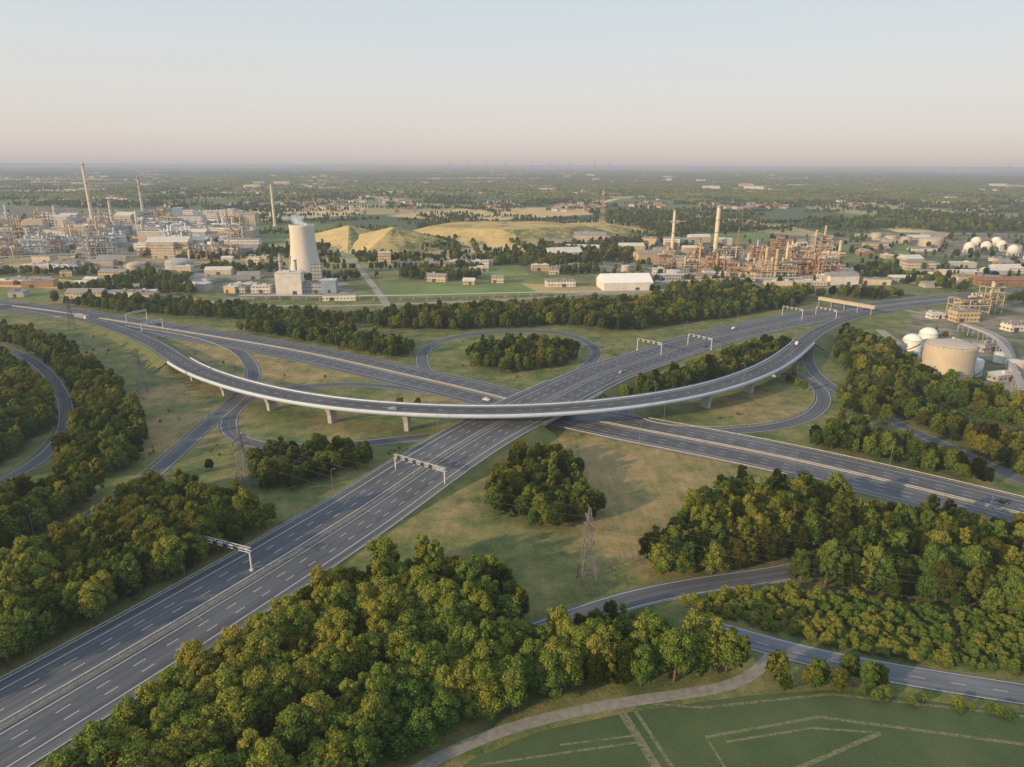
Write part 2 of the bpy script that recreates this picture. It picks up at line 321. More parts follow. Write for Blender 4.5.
def rail(P,off,a,b,label="galvanised steel guardrail along the road",dz=0.2):
    Q=P[a:b]
    if len(Q)<3: return
    N,T=nrm(Q); V,F=sweep(Q,[(off-.05,.45+dz),(off+.05,.45+dz),(off+.05,.8+dz),(off-.05,.8+dz)])
    mbb=MB(); mbb.v=[tuple(x) for x in V]; mbb.f=[tuple(int(k) for k in f) for f in F]; mbb.m=[0]*len(F)
    for i in range(0,len(Q),1):
        p=Q[i]; x,y=p[:2]+N[i]*off; mbb.box((x,y,p[2]+.25+dz/2),(.12,.12,.9))
    ob("guardrail",mbb.mesh("guardrail",[GALV]),label=label,cat="guardrail",group="guardrails along the motorways")
for P in(M1,M2):
    n=len(P); lab="double steel guardrail in the motorway median"
    for off in(-.8,.8): rail(P,off,0,n-1,lab)
rail(M1,-16.7,0,B1[0]-20); rail(M1,16.7,0,B1[0]-8); rail(M1,16.7,B1[1]+10,len(M1)-60); rail(M1,-16.7,B1[1]+40,len(M1)-60)
rail(M2,16.7,260,len(M2)-1); rail(M2,-16.7,260,len(M2)-1)
for k in('low_ramp','left_ramp','side_ramp','right_loop'): rail(ramps[k],4.8,0,len(ramps[k]),"steel guardrail beside a slip road",.05)
# ------------------------------------------------------------------ ground
g=6; x=840; e=[]
while x<45000: e.append(x); g*=1.10; x+=g
xs=[-k for k in e[::-1]]+list(np.arange(-840,840,6))[1:]+e
ys=list(np.arange(40,1500,6)); g=6; x=1500
while x<60000: ys.append(x); g*=1.07; x+=g
ys=[-2000,-800,-200,-40,10]+ys
X,Y=np.meshgrid(xs,ys); nx,ny=len(xs),len(ys)
V=np.stack([X.ravel(),Y.ravel(),np.zeros(nx*ny)],1); a=(np.arange(ny-1)[:,None]*nx+np.arange(nx-1)[None]).ravel(); F=np.stack([a,a+1,a+nx+1,a+nx],1)
def inpoly(px,py,poly):
    c=np.zeros(len(px),bool); n=len(poly)
    for i in range(n):
        x1,y1=poly[i];x2,y2=poly[(i+1)%n]
        if y1==y2: continue
        k=((y1>py)!=(y2>py))&(px<(x2-x1)*(py-y1)/(y2-y1)+x1); c^=k
    return c
def WP(poly): return [G(*p) for p in poly]
vx,vy=V[:,0],V[:,1]
dry=np.full(len(V),.24)
for u,v,r,s_ in[(655,480,42,1.2),(640,520,28,1.1),(700,465,24,.7),(450,500,24,.55),(185,430,26,1.0),(165,395,24,.8),(290,375,45,.75),(200,352,36,.85),(760,405,34,.6),(650,560,18,.6),(590,450,22,.8),(420,400,26,.6),(480,296,80,.4),(560,285,80,.4),(430,292,50,.5),(270,360,30,.7),(330,425,20,.5),(60,292,100,.5),(190,288,50,.5),(340,440,14,.5),(430,530,18,.5)]:
    cx,cy=G(u,v); dry=np.maximum(dry,s_*np.exp(-((vx-cx)**2+(vy-cy)**2)/(1.2*r*r)))
paved=np.zeros(len(V)); PAVED=[[(-200,258),(-60,258),(245,254),(262,238),(250,214),(-60,204),(-200,204)],[(595,284),(700,286),(850,282),(850,240),(760,232),(640,236),(560,245)],[(895,335),(915,352),(965,380),(1060,405),(1200,420),(1200,300),(1000,300),(915,312)],[(225,300),(350,300),(350,272),(180,262),(60,266),(120,276),(215,284)],[(860,252),(1200,272),(1200,235),(870,232)]]
PV=[WP(p) for p in PAVED]
for p in PV: paved[inpoly(vx,vy,p)]=1
me=npmesh("ground",V,F,[])
for nm,A in(("dry",dry),("paved",paved)):
    at=me.attributes.new(nm,'FLOAT','POINT'); at.data.foreach_set('value',A.astype(np.float32))
t=MT("ground_cover",.95)
n1=t.noise(.012,None,4); n2=t.noise(.11,None,6,.75); n3=t.noise(1.1,None,5,.75); ns=t.noise(.35,None,4,.6,(1,.12,1)); nb=t.noise(.045,None,6,.7)
f=t.math('ADD',t.math('MULTIPLY',nb,.40),t.math('MULTIPLY',n2,.34)); f=t.math('ADD',f,t.math('MULTIPLY',n3,.26))
gr=t.ramp(f,[(.40,(.040,.080,.022)),(.47,(.080,.125,.034)),(.53,(.135,.155,.048)),(.62,(.24,.21,.085))])
dc=t.ramp(t.math('ADD',t.math('MULTIPLY',nb,.35),t.math('ADD',t.math('MULTIPLY',n2,.27),t.math('ADD',t.math('MULTIPLY',n3,.24),t.math('MULTIPLY',ns,.14)))),[(.41,(.085,.115,.036)),(.47,(.20,.175,.07)),(.53,(.30,.225,.105)),(.62,(.42,.31,.165))])
dm=t.math('MULTIPLY',t.attr('dry'),t.math('ADD',.0,t.math('MULTIPLY',n2,2.3))); dm=t.math('MINIMUM',t.math('MAXIMUM',t.math('SUBTRACT',t.math('MULTIPLY',dm,1.7),.25),0.0),1.0)
near=t.mix(dm,gr,dc)
vo=t.n('ShaderNodeTexVoronoi'); vo.inputs['Scale'].default_value=.0040; mp=t.n('ShaderNodeMapping'); mp.inputs['Scale'].default_value=(1,.45,1); mp.inputs['Rotation'].default_value=(0,0,.35); t.l(t.pos(),mp.inputs[0]); t.l(mp.outputs[0],vo.inputs[0])
s=t.n('ShaderNodeSeparateColor'); t.l(vo.outputs['Color'],s.inputs[0])
fc=t.ramp(s.outputs[0],[(0,(.08,.11,.05)),(.28,(.13,.17,.06)),(.46,(.20,.23,.09)),(.58,(.40,.34,.16)),(.76,(.72,.56,.28)),(.94,(.24,.21,.14))])
fc.node.color_ramp.interpolation='CONSTANT'
fc=t.mix(t.math('MULTIPLY',n1,.35),fc,(.11,.14,.06))
sy=t.n('ShaderNodeSeparateXYZ'); t.l(t.pos(),sy.inputs[0]); mrr=t.n('ShaderNodeMapRange'); mrr.inputs[1].default_value=750; mrr.inputs[2].default_value=900; t.l(sy.outputs[1],mrr.inputs[0])
c=t.mix(mrr.outputs[0],near,fc)
pc=t.ramp(t.noise(.03,None,6,.7),[(.40,(.075,.10,.035)),(.48,(.14,.14,.08)),(.54,(.22,.20,.16)),(.7,(.31,.28,.23))])
c=t.mix(t.attr('paved'),c,pc); t.bump(t.math('ADD',n3,n2),.8,.6)
me.materials.append(t.done(c)); ob("ground",me,label="grassland with dry patches, fields and works yards",kind="structure")
def sheet(name,poly,mat,z,label,world=False):
    pts=poly if world else WP(poly); me=bpy.data.meshes.new(name); me.from_pydata([(x,y,z) for x,y in pts],[],[tuple(range(len(pts)))]); me.materials.append(mat)
    if me.polygons[0].normal.z<0: me.flip_normals()
    return ob(name,me,label=label,kind="structure")
t=MT("crop",.95); n=t.noise(.06,None,5); n2=t.noise(2.2,None,4,.7); rows=t.n('ShaderNodeTexWave'); rows.inputs['Scale'].default_value=.55; rows.inputs['Distortion'].default_value=1.2; mp=t.n('ShaderNodeMapping'); mp.inputs['Rotation'].default_value=(0,0,1.2); t.l(t.pos(),mp.inputs[0]); t.l(mp.outputs[0],rows.inputs[0])
f=t.math('ADD',t.math('MULTIPLY',n,.5),t.math('MULTIPLY',n2,.4)); f=t.math('ADD',f,t.math('MULTIPLY',rows.outputs['Fac'],.12)); t.bump(n2,.6,.3)
CROP=t.done(t.ramp(f,[(.35,(.040,.070,.028)),(.55,(.070,.100,.040)),(.75,(.12,.135,.06))]))
sheet("crop_field",[(452,778),(470,760),(540,731),(630,712),(745,696),(830,690),(900,697),(1040,716),(1250,750),(1250,1100),(300,1100),(300,900)],CROP,.02,"dark green crop field with worn tractor tracks")
t=MT("worn_soil",.95); TRK=t.done(t.ramp(t.noise(.9,None,5,.75),[(.40,(.068,.095,.04)),(.56,(.18,.17,.095))]))
for c,hw in[([(618,706),(668,785),(700,840)],1.0),([(632,706),(684,785),(716,840)],.45),([(706,737),(820,717)],.4),([(820,717),(1200,768)],.45),([(706,737),(770,840)],.3),([(726,742),(812,728)],.3),([(812,728),(880,733)],.3),([(880,733),(760,785)],.5),([(640,702),(700,708),(830,694),(1040,718),(1200,742)],.4),([(560,745),(640,735)],.25),([(480,765),(640,742)],.3)]:
    P=mkpath(c,2,0,True); zz+=.004; ribbon("track",P,-hw,hw,TRK,.03+(zz-.13)*.2,"worn pale tractor track across the field")
FIELDG=plain("lawn",(.14,.19,.055),.95,0,.3,.02); FIELDY=plain("stubble",(.54,.40,.18),.95,0,.25,.03); FIELDB=plain("dry_meadow",(.34,.27,.12),.95,0,.3,.02)
for i,(p,m) in enumerate([([(385,300),(570,292),(600,283),(520,280),(380,284)],FIELDG),([(520,283),(600,287),(700,292),(690,297),(540,293)],FIELDB),([(470,278),(530,275),(520,265),(470,267)],FIELDG),([(840,262),(930,262),(900,246),(838,246)],FIELDG),([(385,216),(470,222),(600,214),(600,207),(470,208)],FIELDY),([(590,236),(640,232),(640,222),(580,224)],FIELDB),([(860,195),(990,196),(980,189),(880,187)],FIELDG),([(900,185),(1060,185),(1060,181),(920,181)],FIELDY),([(-20,207),(60,207),(50,201),(-20,201)],FIELDG),([(120,190),(230,190),(220,187),(130,187)],FIELDG),([(190,198),(255,199),(250,192),(200,192)],FIELDY),([(860,225),(930,222),(900,214),(850,216)],FIELDG),([(715,243),(780,240),(740,225),(690,228)],FIELDG),([(330,188),(420,190),(410,184),(340,184)],FIELDY),([(640,203),(740,202),(720,197),(650,197)],FIELDG),([(-40,300),(60,298),(40,290),(-40,290)],FIELDG),([(0,287),(70,289),(110,284),(60,279),(-20,278)],FIELDY),([(400,262),(470,263),(470,257),(400,256)],FIELDY),([(300,262),(340,262),(335,254),(300,254)],FIELDB),([(-40,268),(40,267),(50,261),(-40,262)],FIELDB),([(760,190),(840,191),(830,186),(770,186)],FIELDY),([(430,196),(520,197),(510,192),(440,192)],FIELDG),([(20,184),(90,185),(80,181),(30,181)],FIELDY),([(560,184),(640,184),(630,181),(570,181)],FIELDY)]):
    sheet("field",p,m,.03+i*.003,"flat open field among woods")
# hills
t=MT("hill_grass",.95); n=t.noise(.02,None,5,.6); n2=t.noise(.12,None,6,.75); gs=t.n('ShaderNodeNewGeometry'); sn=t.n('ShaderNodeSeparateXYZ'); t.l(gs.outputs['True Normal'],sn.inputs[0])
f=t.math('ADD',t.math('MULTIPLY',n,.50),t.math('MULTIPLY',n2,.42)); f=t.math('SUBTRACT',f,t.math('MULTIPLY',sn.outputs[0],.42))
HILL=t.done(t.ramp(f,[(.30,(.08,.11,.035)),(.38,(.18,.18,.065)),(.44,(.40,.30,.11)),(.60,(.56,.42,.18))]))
HILLS=[]
def hill(u,v,rx,ry,h,rot,label,flat=.1,sides=5):
    cx,cy=G(u,v); n=90;k=30; vs=[];fs=[]; q_=math.pi/sides
    for j in range(k+1):
        r=j/k
        for i in range(n):
            a=2*math.pi*i/n; w_=.9*1/math.cos(((a+.3) % (2*q_))-q_)+.1+.06*mnoise.noise(Vector((math.cos(a)*1.5,math.sin(a)*1.5,u))); x=r*rx*math.cos(a)*w_; y=r*ry*math.sin(a)*w_
            q=min(1,max(0,(1-r)/(1-flat))); gul=-abs(mnoise.noise(Vector((math.cos(a)*2.2,math.sin(a)*2.2,u+r*.5))))*3*q*(1-q)*2
            z=h*q**1.0 +gul+ (.6*mnoise.noise(Vector((x/20,y/20,u))) if r<.95 else 0)-(.5 if j==k else 0)
            vs.append((x,y,z))
    for j in range(k):
        for i in range(n): fs.append((j*n+i,(j+1)*n+i,(j+1)*n+(i+1)%n,j*n+(i+1)%n))
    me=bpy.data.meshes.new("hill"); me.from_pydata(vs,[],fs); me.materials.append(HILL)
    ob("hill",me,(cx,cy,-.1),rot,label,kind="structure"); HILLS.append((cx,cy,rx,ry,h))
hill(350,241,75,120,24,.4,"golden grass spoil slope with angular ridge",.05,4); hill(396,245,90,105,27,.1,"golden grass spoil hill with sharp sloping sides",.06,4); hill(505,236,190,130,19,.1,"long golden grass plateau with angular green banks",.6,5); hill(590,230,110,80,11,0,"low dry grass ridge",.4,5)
# ------------------------------------------------------------------ trees
def crown(seed,Rr,H,base,n,ls,narrow=1.0):
    rg=np.random.RandomState(seed); L=[]
    nl=24
    for i in range(nl):
        a=i*2.4+rg.uniform(-.5,.5); zf=(i+rg.uniform(0,1))/nl; env=math.sqrt(max(.05,1-(abs(zf-.38)/.68)**2.2)); rr=Rr*.78*env*math.sqrt(rg.uniform(.3,1))*narrow
        rad=Rr*rg.uniform(.18,.34)
        L.append((rr*math.cos(a),rr*math.sin(a),base+rad*.8+(H-base-rad*1.8)*(.08+.92*zf),rad))
    L.append((rg.uniform(-.8,.8),rg.uniform(-.8,.8),H-Rr*.30,Rr*.28)); L.append((0,0,base+(H-base)*.45,Rr*.62)); L=np.array(L)
    C=[];Nn=[]; pr=L[:,3]**2; pr/=pr.sum()
    while len(C)<n:
        l=L[rg.choice(len(L),p=pr)]; dv=rg.normal(size=3); dv/=np.linalg.norm(dv)
        if dv[2]<-.75: continue
        p=l[:3]+dv*l[3]*rg.uniform(.82,1.32)
        dd=np.linalg.norm(L[:,:3]-p,axis=1)/L[:,3]
        if (dd<.75).any(): continue
        C.append(p); Nn.append(dv)
    C=np.array(C);Nn=np.array(Nn)+rg.normal(size=(n,3))*.5; Nn/=np.linalg.norm(Nn,axis=1)[:,None]
    A=np.cross(Nn,rg.normal(size=(n,3))); A/=np.linalg.norm(A,axis=1)[:,None]; B=np.cross(Nn,A); s_=ls*rg.uniform(.55,1.3,size=(n,1))*.5; s2=s_*rg.uniform(.6,1,size=(n,1))
    V=np.stack([C-A*s_-B*s2*.5,C+A*s_*.3-B*s2,C+A*s_+B*s2*.4,C-A*s_*.2+B*s2],1).reshape(-1,3); F=np.arange(n*4).reshape(n,4)
    VV=[V];FF=[F];mi=[np.zeros(n)]; b=len(V)
    for l in L:
        m=MB(); m.sph((l[0],l[1],l[2]),l[3]*.84,7,5); v=np.array(m.v); v+=rg.normal(size=v.shape)*l[3]*.06
        f=np.array(m.f)+b; b+=len(v); VV.append(v);FF.append(f);mi.append(np.ones(len(f)))
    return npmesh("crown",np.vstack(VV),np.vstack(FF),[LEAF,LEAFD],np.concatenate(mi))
def trunk(seed,H,r):
    rg=random.Random(seed); b=MB(); top=(rg.uniform(-.3,.3),rg.uniform(-.3,.3),H*.6)
    b.cyl((0,0,-.3),(top[0]*.5,top[1]*.5,H*.3),r*1.25,r*.8,8); b.cyl((top[0]*.5,top[1]*.5,H*.3),top,r*.8,r*.4,8)
    for i in range(5):
        a=i*1.256+rg.uniform(-.4,.4); z=H*rg.uniform(.25,.45); b.cyl((top[0]*.5,top[1]*.5,z),(math.cos(a)*H*.2,math.sin(a)*H*.2,z+H*.22),r*.38,r*.14,6)
    return b.mesh("trunk",[BARK],True)
KV=[]
for i in range(8):
    Rr=[4.1,3.7,4.5,3.3,3.9,4.2,2.7,3.6][i]; H=[11.2,12.5,10.6,12,10.2,12.8,13.6,9.6][i]
    KV.append((trunk(i,H,.28),crown(i+10,Rr,H,[1.6,2.2,1.4,1.8,1.2,2.2,2.0,.8][i],3300,.48,.9 if i==6 else 1.0)))
exx=np.vstack([P[:,:2] for P,_ in EXC]); exr=np.concatenate([np.full(len(P),r) for P,r in EXC])
def clear(pts,extra=0):
    out=np.ones(len(pts),bool)
    for s_ in range(0,len(pts),400):
        c=pts[s_:s_+400]; D=np.hypot(c[:,None,0]-exx[None,:,0],c[:,None,1]-exx[None,:,1])-exr[None]; out[s_:s_+400]=D.min(1)>extra
    return out
def fill(poly,sp,extra=1.5):
    p=np.array(WP(poly)); x0,y0=p.min(0);x1,y1=p.max(0); pts=[]
    j=0;y=y0
    while y<y1:
        x=x0+(sp/2 if j%2 else 0)
        while x<x1: pts.append((x+U(-.38,.38)*sp,y+U(-.38,.38)*sp)); x+=sp
        y+=sp*.87;j+=1
    if not pts: return np.zeros((0,2))
    pts=np.array(pts); pts=pts[inpoly(pts[:,0],pts[:,1],[tuple(q) for q in p])]
    return pts[clear(pts,extra)] if len(pts) else pts
T=[]
WOODS=[
 ([(0,870),(100,765),(190,695),(300,618),(380,582),(450,574),(500,594),(530,632),(575,650),(640,650),(690,650),(715,654),(745,668),(700,684),(600,694),(520,712),(450,738),(400,768),(320,825),(200,880)],3.8,.96,.1),
 ([(-110,560),(-20,522),(60,498),(120,492),(185,502),(250,514),(276,527),(130,617),(0,690),(-110,740)],4.0,.96,.6),
 ([(-80,335),(0,334),(60,348),(104,378),(134,408),(148,438),(140,466),(90,484),(50,484),(66,450),(82,425),(76,395),(56,368),(0,346),(-80,338)],4.3,.88,.3),
 ([(-90,362),(0,362),(30,380),(52,405),(52,430),(0,468),(-90,505)],4.4,.95,.1),
 ([(248,464),(290,450),(370,454),(374,463),(330,482),(290,494),(256,494)],4.2,.72,.8),
 ([(492,482),(518,462),(572,462),(584,480),(576,496),(605,512),(590,522),(548,530),(510,522),(488,505)],3.8,.72,1.5),
 ([(466,358),(486,348),(535,346),(572,352),(580,358),(560,368),(530,372),(505,374),(475,368)],4.6,.74,1.0),
 ([(375,330),(470,331),(560,326),(625,333),(720,318),(800,306),(805,297),(650,305),(500,312),(390,318)],5.2,.92,1.0),
 ([(228,335),(262,325),(300,325),(420,350),(420,358),(380,361),(310,345),(240,340)],5.2,.78,1.0),
 ([(60,306),(100,302),(240,311),(380,321),(380,326),(330,325),(240,321),(60,310)],5.8,.8,1.5),
 ([(605,407),(660,384),(740,357),(792,345),(797,356),(760,372),(700,392),(640,406)],4.6,.84,1.0),
 ([(842,338),(880,350),(940,384),(1024,414),(1100,446),(1100,466),(1024,434),(930,402),(870,380),(832,362)],4.4,.86,.1),
 ([(828,386),(870,394),(930,420),(1024,456),(1100,486),(1100,516),(1024,478),(930,440),(860,416),(830,402)],4.4,.84,.1),
 ([(802,446),(836,428),(930,460),(1024,496),(1100,526),(1100,542),(1024,510),(900,474),(802,452)],4.4,.76,.1),
 ([(640,576),(670,545),(705,510),(740,496),(830,512),(930,534),(1000,548),(1100,575),(1100,640),(960,612),(830,588),(785,584),(770,574),(700,580)],4.0,.96,.1),
 ([(760,692),(775,682),(845,684),(885,690),(880,696),(800,692)],5.0,.62,.5),
 ([(400,280),(480,281),(480,276),(400,274)],8,.9,1),([(470,264),(560,268),(640,262),(625,250),(575,248),(520,256)],8,1.0,1),
 ([(200,272),(285,274),(285,270),(205,267)],8,.8,1),([(60,292),(140,297),(140,293),(60,288)],8,.8,1),([(420,252),(462,252),(456,238),(424,238)],8,.8,1),([(362,234),(372,234),(376,254),(362,256)],7,.6,1),([(320,258),(440,262),(440,258),(320,254)],8,.7,1),
 ([(850,276),(890,280),(1000,302),(1060,306),(1060,300),(960,290),(870,268)],8,.9,1),([(700,302),(800,302),(800,298),(700,296)],8,.9,1),([(640,292),(700,296),(700,291),(650,288)],8,.8,1),
 ([(480,256),(640,240),(700,234),(640,245)],10,.9,1),([(245,258),(330,254),(330,248),(250,252)],10,.9,1),([(840,300),(900,302),(900,296),(840,295)],8,.9,1),([(-100,315),(60,308),(60,304),(-100,308)],7,.9,1),
 ([(-60,276),(120,276),(120,273),(-60,272)],8,.7,1),([(280,284),(380,280),(380,276),(300,278)],8,.7,1),([(560,276),(600,274),(596,268),(560,270)],8,.8,1),([(780,378),(812,384),(816,396),(800,392)],4.4,.5,.5),
 ([(930,330),(945,338),(935,340)],6,.5,.5),([(690,320),(780,304),(800,306),(720,320)],6,.7,1)]
for poly,sp,s_,ex in WOODS:
    for x,y in fill(poly,sp,ex): T.append((x,y,s_*U(.66,1.2),random.randrange(8)))
# close rows of trees lining the sunken slip road
P=ramps['low_ramp']; N_,T_=nrm(P)
for i in range(0,len(P)-1):
    u,v,c=PJ(P[i,0],P[i,1])
    for sg in(-1,1):
        if i%2==(0 if sg>0 else 1): continue
        off=sg*U(6.2,7.4); x,y=P[i,0]+N_[i][0]*off,P[i,1]+N_[i][1]*off; near_side=PJ(x,y)[1]>v
        if u<505: T.append((x,y,U(.95,1.2),random.randrange(8)))
        elif u<600 and near_side: T.append((x,y,U(.5,.7),random.randrange(8)))
        elif u>800: T.append((x,y,U(.9,1.1),random.randrange(8)))
for u,v,s_ in[(775,683,.8),(818,684,.7),(847,682,.7),(876,686,.65),(655,548,.6),(210,470,.5),(400,408,.6),(380,409,.5),(418,407,.55),(330,331,.9),(470,600,.8),(740,672,.8),(728,662,.9)]:
    x,y=G(u,v); T.append((x,y,s_,random.randrange(8)))
def dens(x,y): return mnoise.noise(Vector((x/230,y/330,1.3)))+.5*mnoise.noise(Vector((x/80,y/120,4.1)))
def blocked(x,y):
    a=np.array([x]);b_=np.array([y])
    return any(inpoly(a,b_,p)[0] for p in PV)
mid=[]
for _ in range(60000):
    y=math.exp(U(math.log(640),math.log(3300))); x=U(-.85,.85)*y
    u,v,c=PJ(x,y)
    if u<-40 or u>1070: continue
    dn=dens(x,y)
    if dn<.14+ (.18 if y<1300 else 0)+(.35 if (y<950 and u<340) else 0): continue
    if blocked(x,y): continue
    if any(((x-h[0])/h[2])**2+((y-h[1])/h[3])**2<1 for h in HILLS): continue
    mid.append((x,y,U(.7,1.2)))
mid=mid[:5500]
for _ in range(250):
    y=math.exp(U(math.log(800),math.log(3200))); x=U(-.8,.8)*y; a=random.choice([.3,1.9])+U(-.3,.3); L=U(80,300)
    for k in range(int(L/6)):
        xx=x+math.cos(a)*k*6+U(-2,2); yy=y+math.sin(a)*k*6+U(-2,2)
        if not blocked(xx,yy) and not any(((xx-h[0])/h[2])**2+((yy-h[1])/h[3])**2<1 for h in HILLS): mid.append((xx,yy,U(.45,1.0)))
mp_=np.array([(m[0],m[1]) for m in mid]); ok=clear(mp_)
for m,k in zip(mid,ok):
    if k: T.append((m[0],m[1],m[2],random.randrange(8)))
for _ in range(600):
    u=random.choice([U(-20,250),U(600,860),U(860,1040)]); v=U(212,256) if u<260 else U(236,285)
    x,y=G(u,v); T.append((x,y,U(.5,.9),random.randrange(8)))
vis=[];rest=[]
for q in T:
    u,v,c=PJ(q[0],q[1],0); ut,vt,ct=PJ(q[0],q[1],12*q[2])
    r_=5*FL/c
    if c>10 and -r_<u<1024+r_ and vt<767-4: vis.append((12*q[2]/c,q))
    elif c>0: rest.append(q)
vis.sort(key=lambda k:-k[0]); ind=[q for _,q in vis[:300]]; rest+= [q for _,q in vis[300:]]
LAB=["broad green deciduous tree in dense roadside wood","rounded green tree with yellowish sunlit crown in roadside wood","tall narrow green tree rising from the roadside wood"]
SRC=[None]*8
for q in ind:
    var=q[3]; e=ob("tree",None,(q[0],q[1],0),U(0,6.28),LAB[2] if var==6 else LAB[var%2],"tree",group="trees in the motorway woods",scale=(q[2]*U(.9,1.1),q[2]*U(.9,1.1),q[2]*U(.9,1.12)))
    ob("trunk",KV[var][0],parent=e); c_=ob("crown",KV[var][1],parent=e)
    if SRC[var] is None: SRC[var]=(e.children[0],c_)
def scatter(name,label,data,srcs):
    D=np.array(data); me=bpy.data.meshes.new(name); me.vertices.add(len(D)); me.vertices.foreach_set('co',D[:,:3].astype(np.float32).ravel())
    a=me.attributes.new('scl','FLOAT_VECTOR','POINT'); a.data.foreach_set('vector',D[:,3:6].astype(np.float32).ravel())
    a=me.attributes.new('rtv','FLOAT_VECTOR','POINT'); rv=np.zeros((len(D),3),np.float32); rv[:,2]=D[:,6]; a.data.foreach_set('vector',rv.ravel())
    a=me.attributes.new('vid','INT','POINT'); a.data.foreach_set('value',D[:,7].astype(np.int32))
    o_=ob(name,me,label=label,kind="stuff")
    g=bpy.data.node_groups.new(name,'GeometryNodeTree'); g.interface.new_socket("Geometry",in_out='INPUT',socket_type='NodeSocketGeometry'); g.interface.new_socket("Geometry",in_out='OUTPUT',socket_type='NodeSocketGeometry')
    i_=g.nodes.new('NodeGroupInput'); oo=g.nodes.new('NodeGroupOutput'); J=g.nodes.new('GeometryNodeJoinGeometry')
    def na(nm,dt): n=g.nodes.new('GeometryNodeInputNamedAttribute'); n.data_type=dt; n.inputs[0].default_value=nm; return n.outputs[0]
    sc_=na('scl','FLOAT_VECTOR'); ro=na('rtv','FLOAT_VECTOR'); vi=na('vid','INT')
    for S in srcs:
        j=g.nodes.new('GeometryNodeJoinGeometry')
        for s in S:
            oi=g.nodes.new('GeometryNodeObjectInfo'); oi.inputs['Object'].default_value=s; oi.inputs['As Instance'].default_value=True; g.links.new(oi.outputs['Geometry'],j.inputs[0])
        ip=g.nodes.new('GeometryNodeInstanceOnPoints'); ip.inputs['Pick Instance'].default_value=True
        g.links.new(i_.outputs[0],ip.inputs['Points']); g.links.new(j.outputs[0],ip.inputs['Instance']); g.links.new(sc_,ip.inputs['Scale']); g.links.new(ro,ip.inputs['Rotation']); g.links.new(vi,ip.inputs['Instance Index'])
        g.links.new(ip.outputs[0],J.inputs[0])
    g.links.new(J.outputs[0],oo.inputs[0]); md=o_.modifiers.new("scatter",'NODES'); md.node_group=g; return o_
src=[s for s in SRC if s]
scatter("woodland","dense deciduous woodland filling the motorway interchange and beyond",[(q[0],q[1],0,q[2]*U(.9,1.1),q[2]*U(.9,1.1),q[2]*U(.85,1.15),U(0,6.28),random.randrange(len(src))) for q in rest],[[s[1] for s in src],[s[0] for s in src]])
sh=[]
for poly,sp,s_ in[([(675,602),(790,590),(900,606),(1100,642),(1100,706),(900,676),(800,656),(735,638),(690,625)],2.2,.26),([(840,690),(1000,712),(1100,722),(1100,728),(1000,720),(840,696)],2.6,.22),([(480,748),(560,724),(700,699),(700,701),(560,729)],4,.14),([(560,622),(620,612),(690,632),(650,645),(560,645)],3.0,.34),([(836,366),(880,384),(1024,440),(1100,475),(1100,484),(1024,450),(870,394)],3.2,.22)]:
    for x,y in fill(poly,sp,.5): sh.append((x,y,s_*U(.5,1.3)))
for _ in range(4500):
    u,v=U(-20,1040),U(325,600); x,y=G(u,v)
    n_=mnoise.noise(Vector((x/26,y/26,9)))
    if n_>.26 and not(590<u<740 and 440<v<560): sh.append((x,y,U(.05,.17)))
pp=np.array([(s_[0],s_[1]) for s_ in sh]); ok=clear(pp,.3)
scatter("shrubs","low green shrubs and bushes on the verges",[(s_[0],s_[1],-.3*s_[2],s_[2]*1.4,s_[2]*1.4,s_[2],U(0,6.28),random.randrange(len(src))) for s_,k in zip(sh,ok) if k],[[s[1] for s in src]])
base=MB(); base.sph((0,0,0),1,7,4,0,1,True); bv=np.array(base.v); bf=np.array(base.f); VV=[];FF=[]; b=0; k=0
def clump(x,y,s_):
    global b,k
    v=bv*np.array([U(10,34)*s_,U(8,20)*s_,U(7,12)*(1+y/50000)]); v=v*(1+np.random.normal(size=v.shape)*.10); v+=np.array([x,y,-1]); VV.append(v);FF.append(bf+b); b+=len(v); k+=1
while k<7000:
    y=math.exp(U(math.log(2400),math.log(30000))); x=U(-.82,.82)*y
    if mnoise.noise(Vector((x/(.12*y+250),y/(.30*y+500),2.2)))+.4*mnoise.noise(Vector((x/170,y/380,7)))<.14: continue
    clump(x,y,1+y/9000)
for _ in range(520):
    y=math.exp(U(math.log(2400),math.log(14000))); x=U(-.8,.8)*y; a=random.choice([.1,.35])+U(-.2,.2); L=U(150,700)*(1+y/6000)
    for q_ in range(int(L/20)): clump(x+math.cos(a)*q_*20,y+math.sin(a)*q_*20,.5+y/16000)
ob("distant_woodland",npmesh("distant_woodland",np.vstack(VV),np.vstack(FF),[LEAFF]),label="hazy woods and hedgerows reaching the horizon",kind="stuff")
